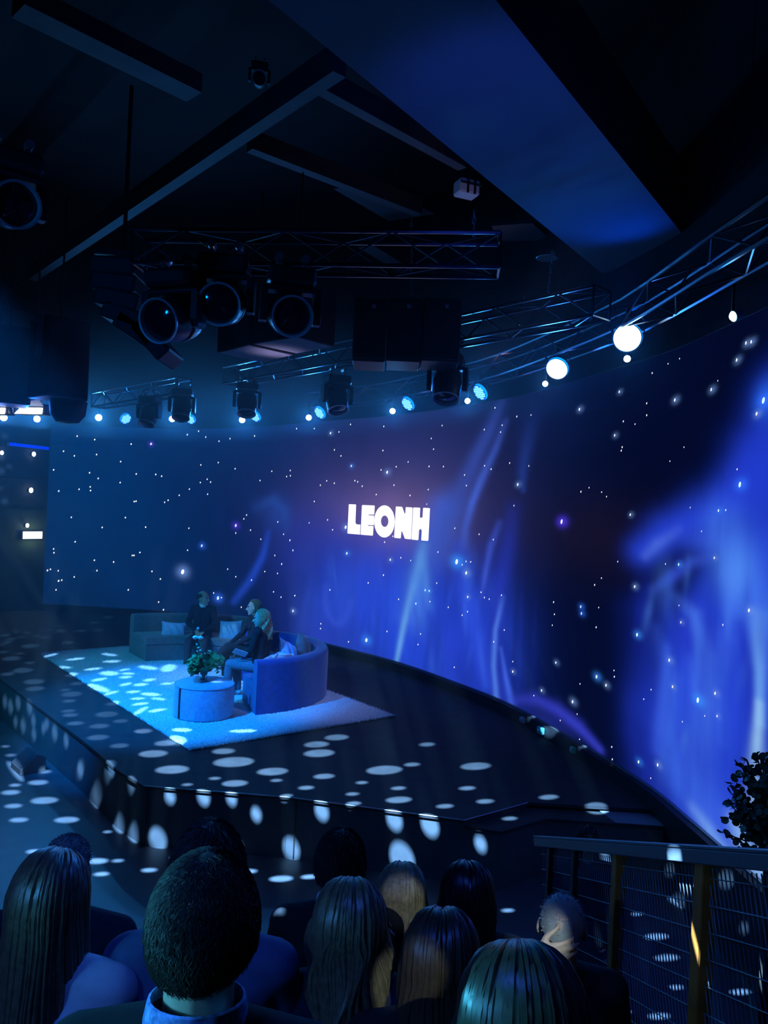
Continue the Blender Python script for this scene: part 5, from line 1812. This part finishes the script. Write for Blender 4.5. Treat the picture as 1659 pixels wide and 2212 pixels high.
D_front += dots(5.53, 0, 1560, "65,290,46;130,395,60;185,578,84;245,662,76;455,720,115;180,752,66;125,840,110;530,935,160;160,1000,100;225,1168,108;795,1168,142;540,592,70;410,1545,95;1160,1660,128;1405,1655,66;1210,1815,88;1145,890,46;960,565,26;1415,1265,46;1590,1365,44;1285,1310,46;1310,510,34;1580,720,34")
D_front += dots(2.9625, 0, 1700, "1088,62,28;1303,65,34;1482,74,28;1010,335,48;1515,380,34;1640,175,28;1125,452,34;955,532,48;1590,540,52;1080,530,40")
D_front += dots(2.9625, 560, 1700, "175,55,36;597,45,40;604,105,44;893,82,80;1187,123,52;1446,92,54;1330,8,50;890,8,44;300,5,48;205,395,46;405,345,34;400,155,38;865,210,44;1092,242,50;915,460,70;140,587,72;320,575,50;760,668,38;130,792,30;1590,790,36")
D_front += dots(2.514, 900, 1640, "275,157,45;717,206,50;975,258,52;505,322,38;347,460,28;320,38,80")
D_front += dots(2.968, 1100, 1560, "945,1375,74;1085,1150,46;1010,1510,74;960,1885,66;1505,1320,30;1300,1640,30;1060,870,46;1030,950,34;820,1230,34;1070,1700,44;1390,1010,52;620,880,24;1370,1020,30;1650,1700,50;590,1420,24;1480,1730,60")
D_front += [(1187, 1577, 15), (1258, 1614, 9), (1147, 1550, 9)]
D_left += [(10, 942, 6), (20, 1008, 5), (3, 1018, 7), (10, 1083, 6.5), (2, 988, 6), (1, 1055, 5)]


def gobo(label, pos, aim, lst, power, color, cone=120, soft=.0006, extra=()):
    """a lamp whose light leaves through the holes of a metal plate"""
    pos = Vector(pos)
    ax = (Vector(aim) - pos).normalized()
    Q = ax.to_track_quat('-Z', 'Y')
    Qi = Q.inverted()
    dist = .16
    rim_ = dist * math.tan(math.radians(cone / 2)) * .97
    holes = []
    feet = []
    for (px, py, w) in lst:
        h_ = hit(px, py)
        if not h_:
            continue
        loc, nr = h_
        if nr.z > .6:
            hh, tl = w * .24, -.05
        elif abs(nr.x) < .35:
            hh, tl = w * 1.6, -.42
        elif nr.y < -.3 and loc.z < 1.0:
            hh, tl = (w * 3.1, -.12) if nr.x < 0 else (w * 1.7, -.12)
        else:
            hh, tl = w, 0.0
        pts = []
        for i in range(18):
            a_ = 2 * math.pi * i / 18
            ex, ey = w * math.cos(a_), hh * math.sin(a_)
            d_ = (P(px + ex * math.cos(tl) - ey * math.sin(tl), py + ex * math.sin(tl) + ey * math.cos(tl), 1.0) - CAM0)
            den = d_.dot(nr)
            pts.append(CAM0 + d_ * ((loc - CAM0).dot(nr) / den) if abs(den) > 1e-5 else loc)
        feet.append(pts)
    for (pt, r_) in extra:
        feet.append([pt + Vector((r_ * math.cos(2 * math.pi * i / 14), 0, r_ * 2.5 * math.sin(2 * math.pi * i / 14))) for i in range(14)])

    def inside(p, poly):
        c_ = False
        for i in range(len(poly)):
            x1, y1 = poly[i - 1]
            x2, y2 = poly[i]
            if (y1 > p[1]) != (y2 > p[1]) and p[0] < (x2 - x1) * (p[1] - y1) / (y2 - y1) + x1:
                c_ = not c_
        return c_
    for f in feet:
        pl2 = []
        for pt in f:
            v = Qi @ (pt - pos)
            if v.z > -.15:
                break
            k = dist / -v.z
            pl2.append((v.x * k, v.y * k))
        if len(pl2) < len(f) or max(math.hypot(*q) for q in pl2) > rim_:
            continue
        cx_, cy_ = sum(q[0] for q in pl2) / len(pl2), sum(q[1] for q in pl2) / len(pl2)
        grown = [(cx_ + (x - cx_) * 1.03, cy_ + (y - cy_) * 1.03) for x, y in pl2]
        if any(inside(q, o_) for o_ in holes for q in grown) or any(inside(q, grown) for o_ in holes for q in o_):
            continue
        holes.append(pl2)
    cu = bpy.data.curves.new('plate', 'CURVE')
    cu.dimensions = '2D'
    cu.fill_mode = 'BOTH'

    S_ = 100.0
    Ro_ = dist * math.tan(math.radians(cone / 2)) * 1.06
    for ring_ in [[(Ro_ * math.cos(2 * math.pi * i / 64), Ro_ * math.sin(2 * math.pi * i / 64)) for i in range(64)]] + holes:
        sp = cu.splines.new('POLY')
        sp.points.add(len(ring_) - 1)
        for i, (x, y) in enumerate(ring_):
            sp.points[i].co = (x * S_, y * S_, 0, 1)
        sp.use_cyclic_u = True
    oc_ = bpy.data.objects.new('plate_src', cu)
    COL.objects.link(oc_)
    dg = bpy.context.evaluated_depsgraph_get()
    dg.update()
    me = bpy.data.meshes.new_from_object(oc_.evaluated_get(dg))
    bpy.data.objects.remove(oc_)
    for v in me.vertices:
        v.co = Vector((v.co.x / S_, v.co.y / S_, -dist))
    me.materials.clear()
    me.materials.append(M_black)
    t = thing('gobo_projector', label, 'stage lamp', pos, group='gobo projectors above the audience')
    t.rotation_mode = 'QUATERNION'
    t.rotation_quaternion = Q
    pl_ = bpy.data.objects.new('gobo_plate', me)
    COL.objects.link(pl_)
    pl_.parent = t
    R_ = dist * math.tan(math.radians(cone / 2)) * 1.05
    MB().lathe([(R_, -dist - .01), (R_ + .01, -dist), (R_ + .01, .05), (.05, .16), (.001, .16)], 32, cap=False).build('housing', M_fix, t)
    MB().tube([(0, 0, .15), (0, 0, .5)], .02, 6).build('hanger', M_darkmetal, t)
    l = lamp('gobo_beam', 'SPOT', pos, color, power, pos + ax, cone, .0, soft)
    print('gobo holes', label, len(holes), 'of', len(feet))
    return t


gobo('dot pattern projector over the middle of the audience', (-1.0, 3.7, 6.25), (-.9, 7.4, .3), D_front, 44000, (.26, .58, 1.0))
gobo('dot pattern projector over the left of the audience', (-4.2, 3.7, 6.5), (-4.4, 11.5, .5), D_left, 19000, (.20, .55, 1.0))
D_teal = [(105, 1960, 20), (118, 2050, 10), (742, 1968, 16), (335, 1985, 34), (345, 2075, 14), (1120, 2110, 22), (1200, 2130, 12), (905, 2010, 8)]
D_warm = [(872, 1948, 9), (893, 2105, 9), (1176, 2020, 17)]


def hit_any(px, py):
    d = (P(px, py, 1.0) - CAM0).normalized()
    ok, loc, *_ = SC.ray_cast(DEPS, CAM0, d)
    return loc if ok else None


for pos_, lst_, pw_, col_, lab_ in (((-3.6, -1.3, 4.7), D_teal, 1300, (.06, .55, 1.0), 'teal dot projector behind the audience on the left'),
                              ((.6, -1.4, 4.9), D_warm, 6500, (.6, .9, 1.0), 'warm dot projector behind the audience on the right')):
    hx = [(hit_any(a, b), c / FPX * 2.2) for a, b, c in lst_]
    gobo(lab_, pos_, (-.1, 2.2, 2.2), [], pw_, col_, 100, soft=.0028, extra=[q for q in hx if q[0] is not None])
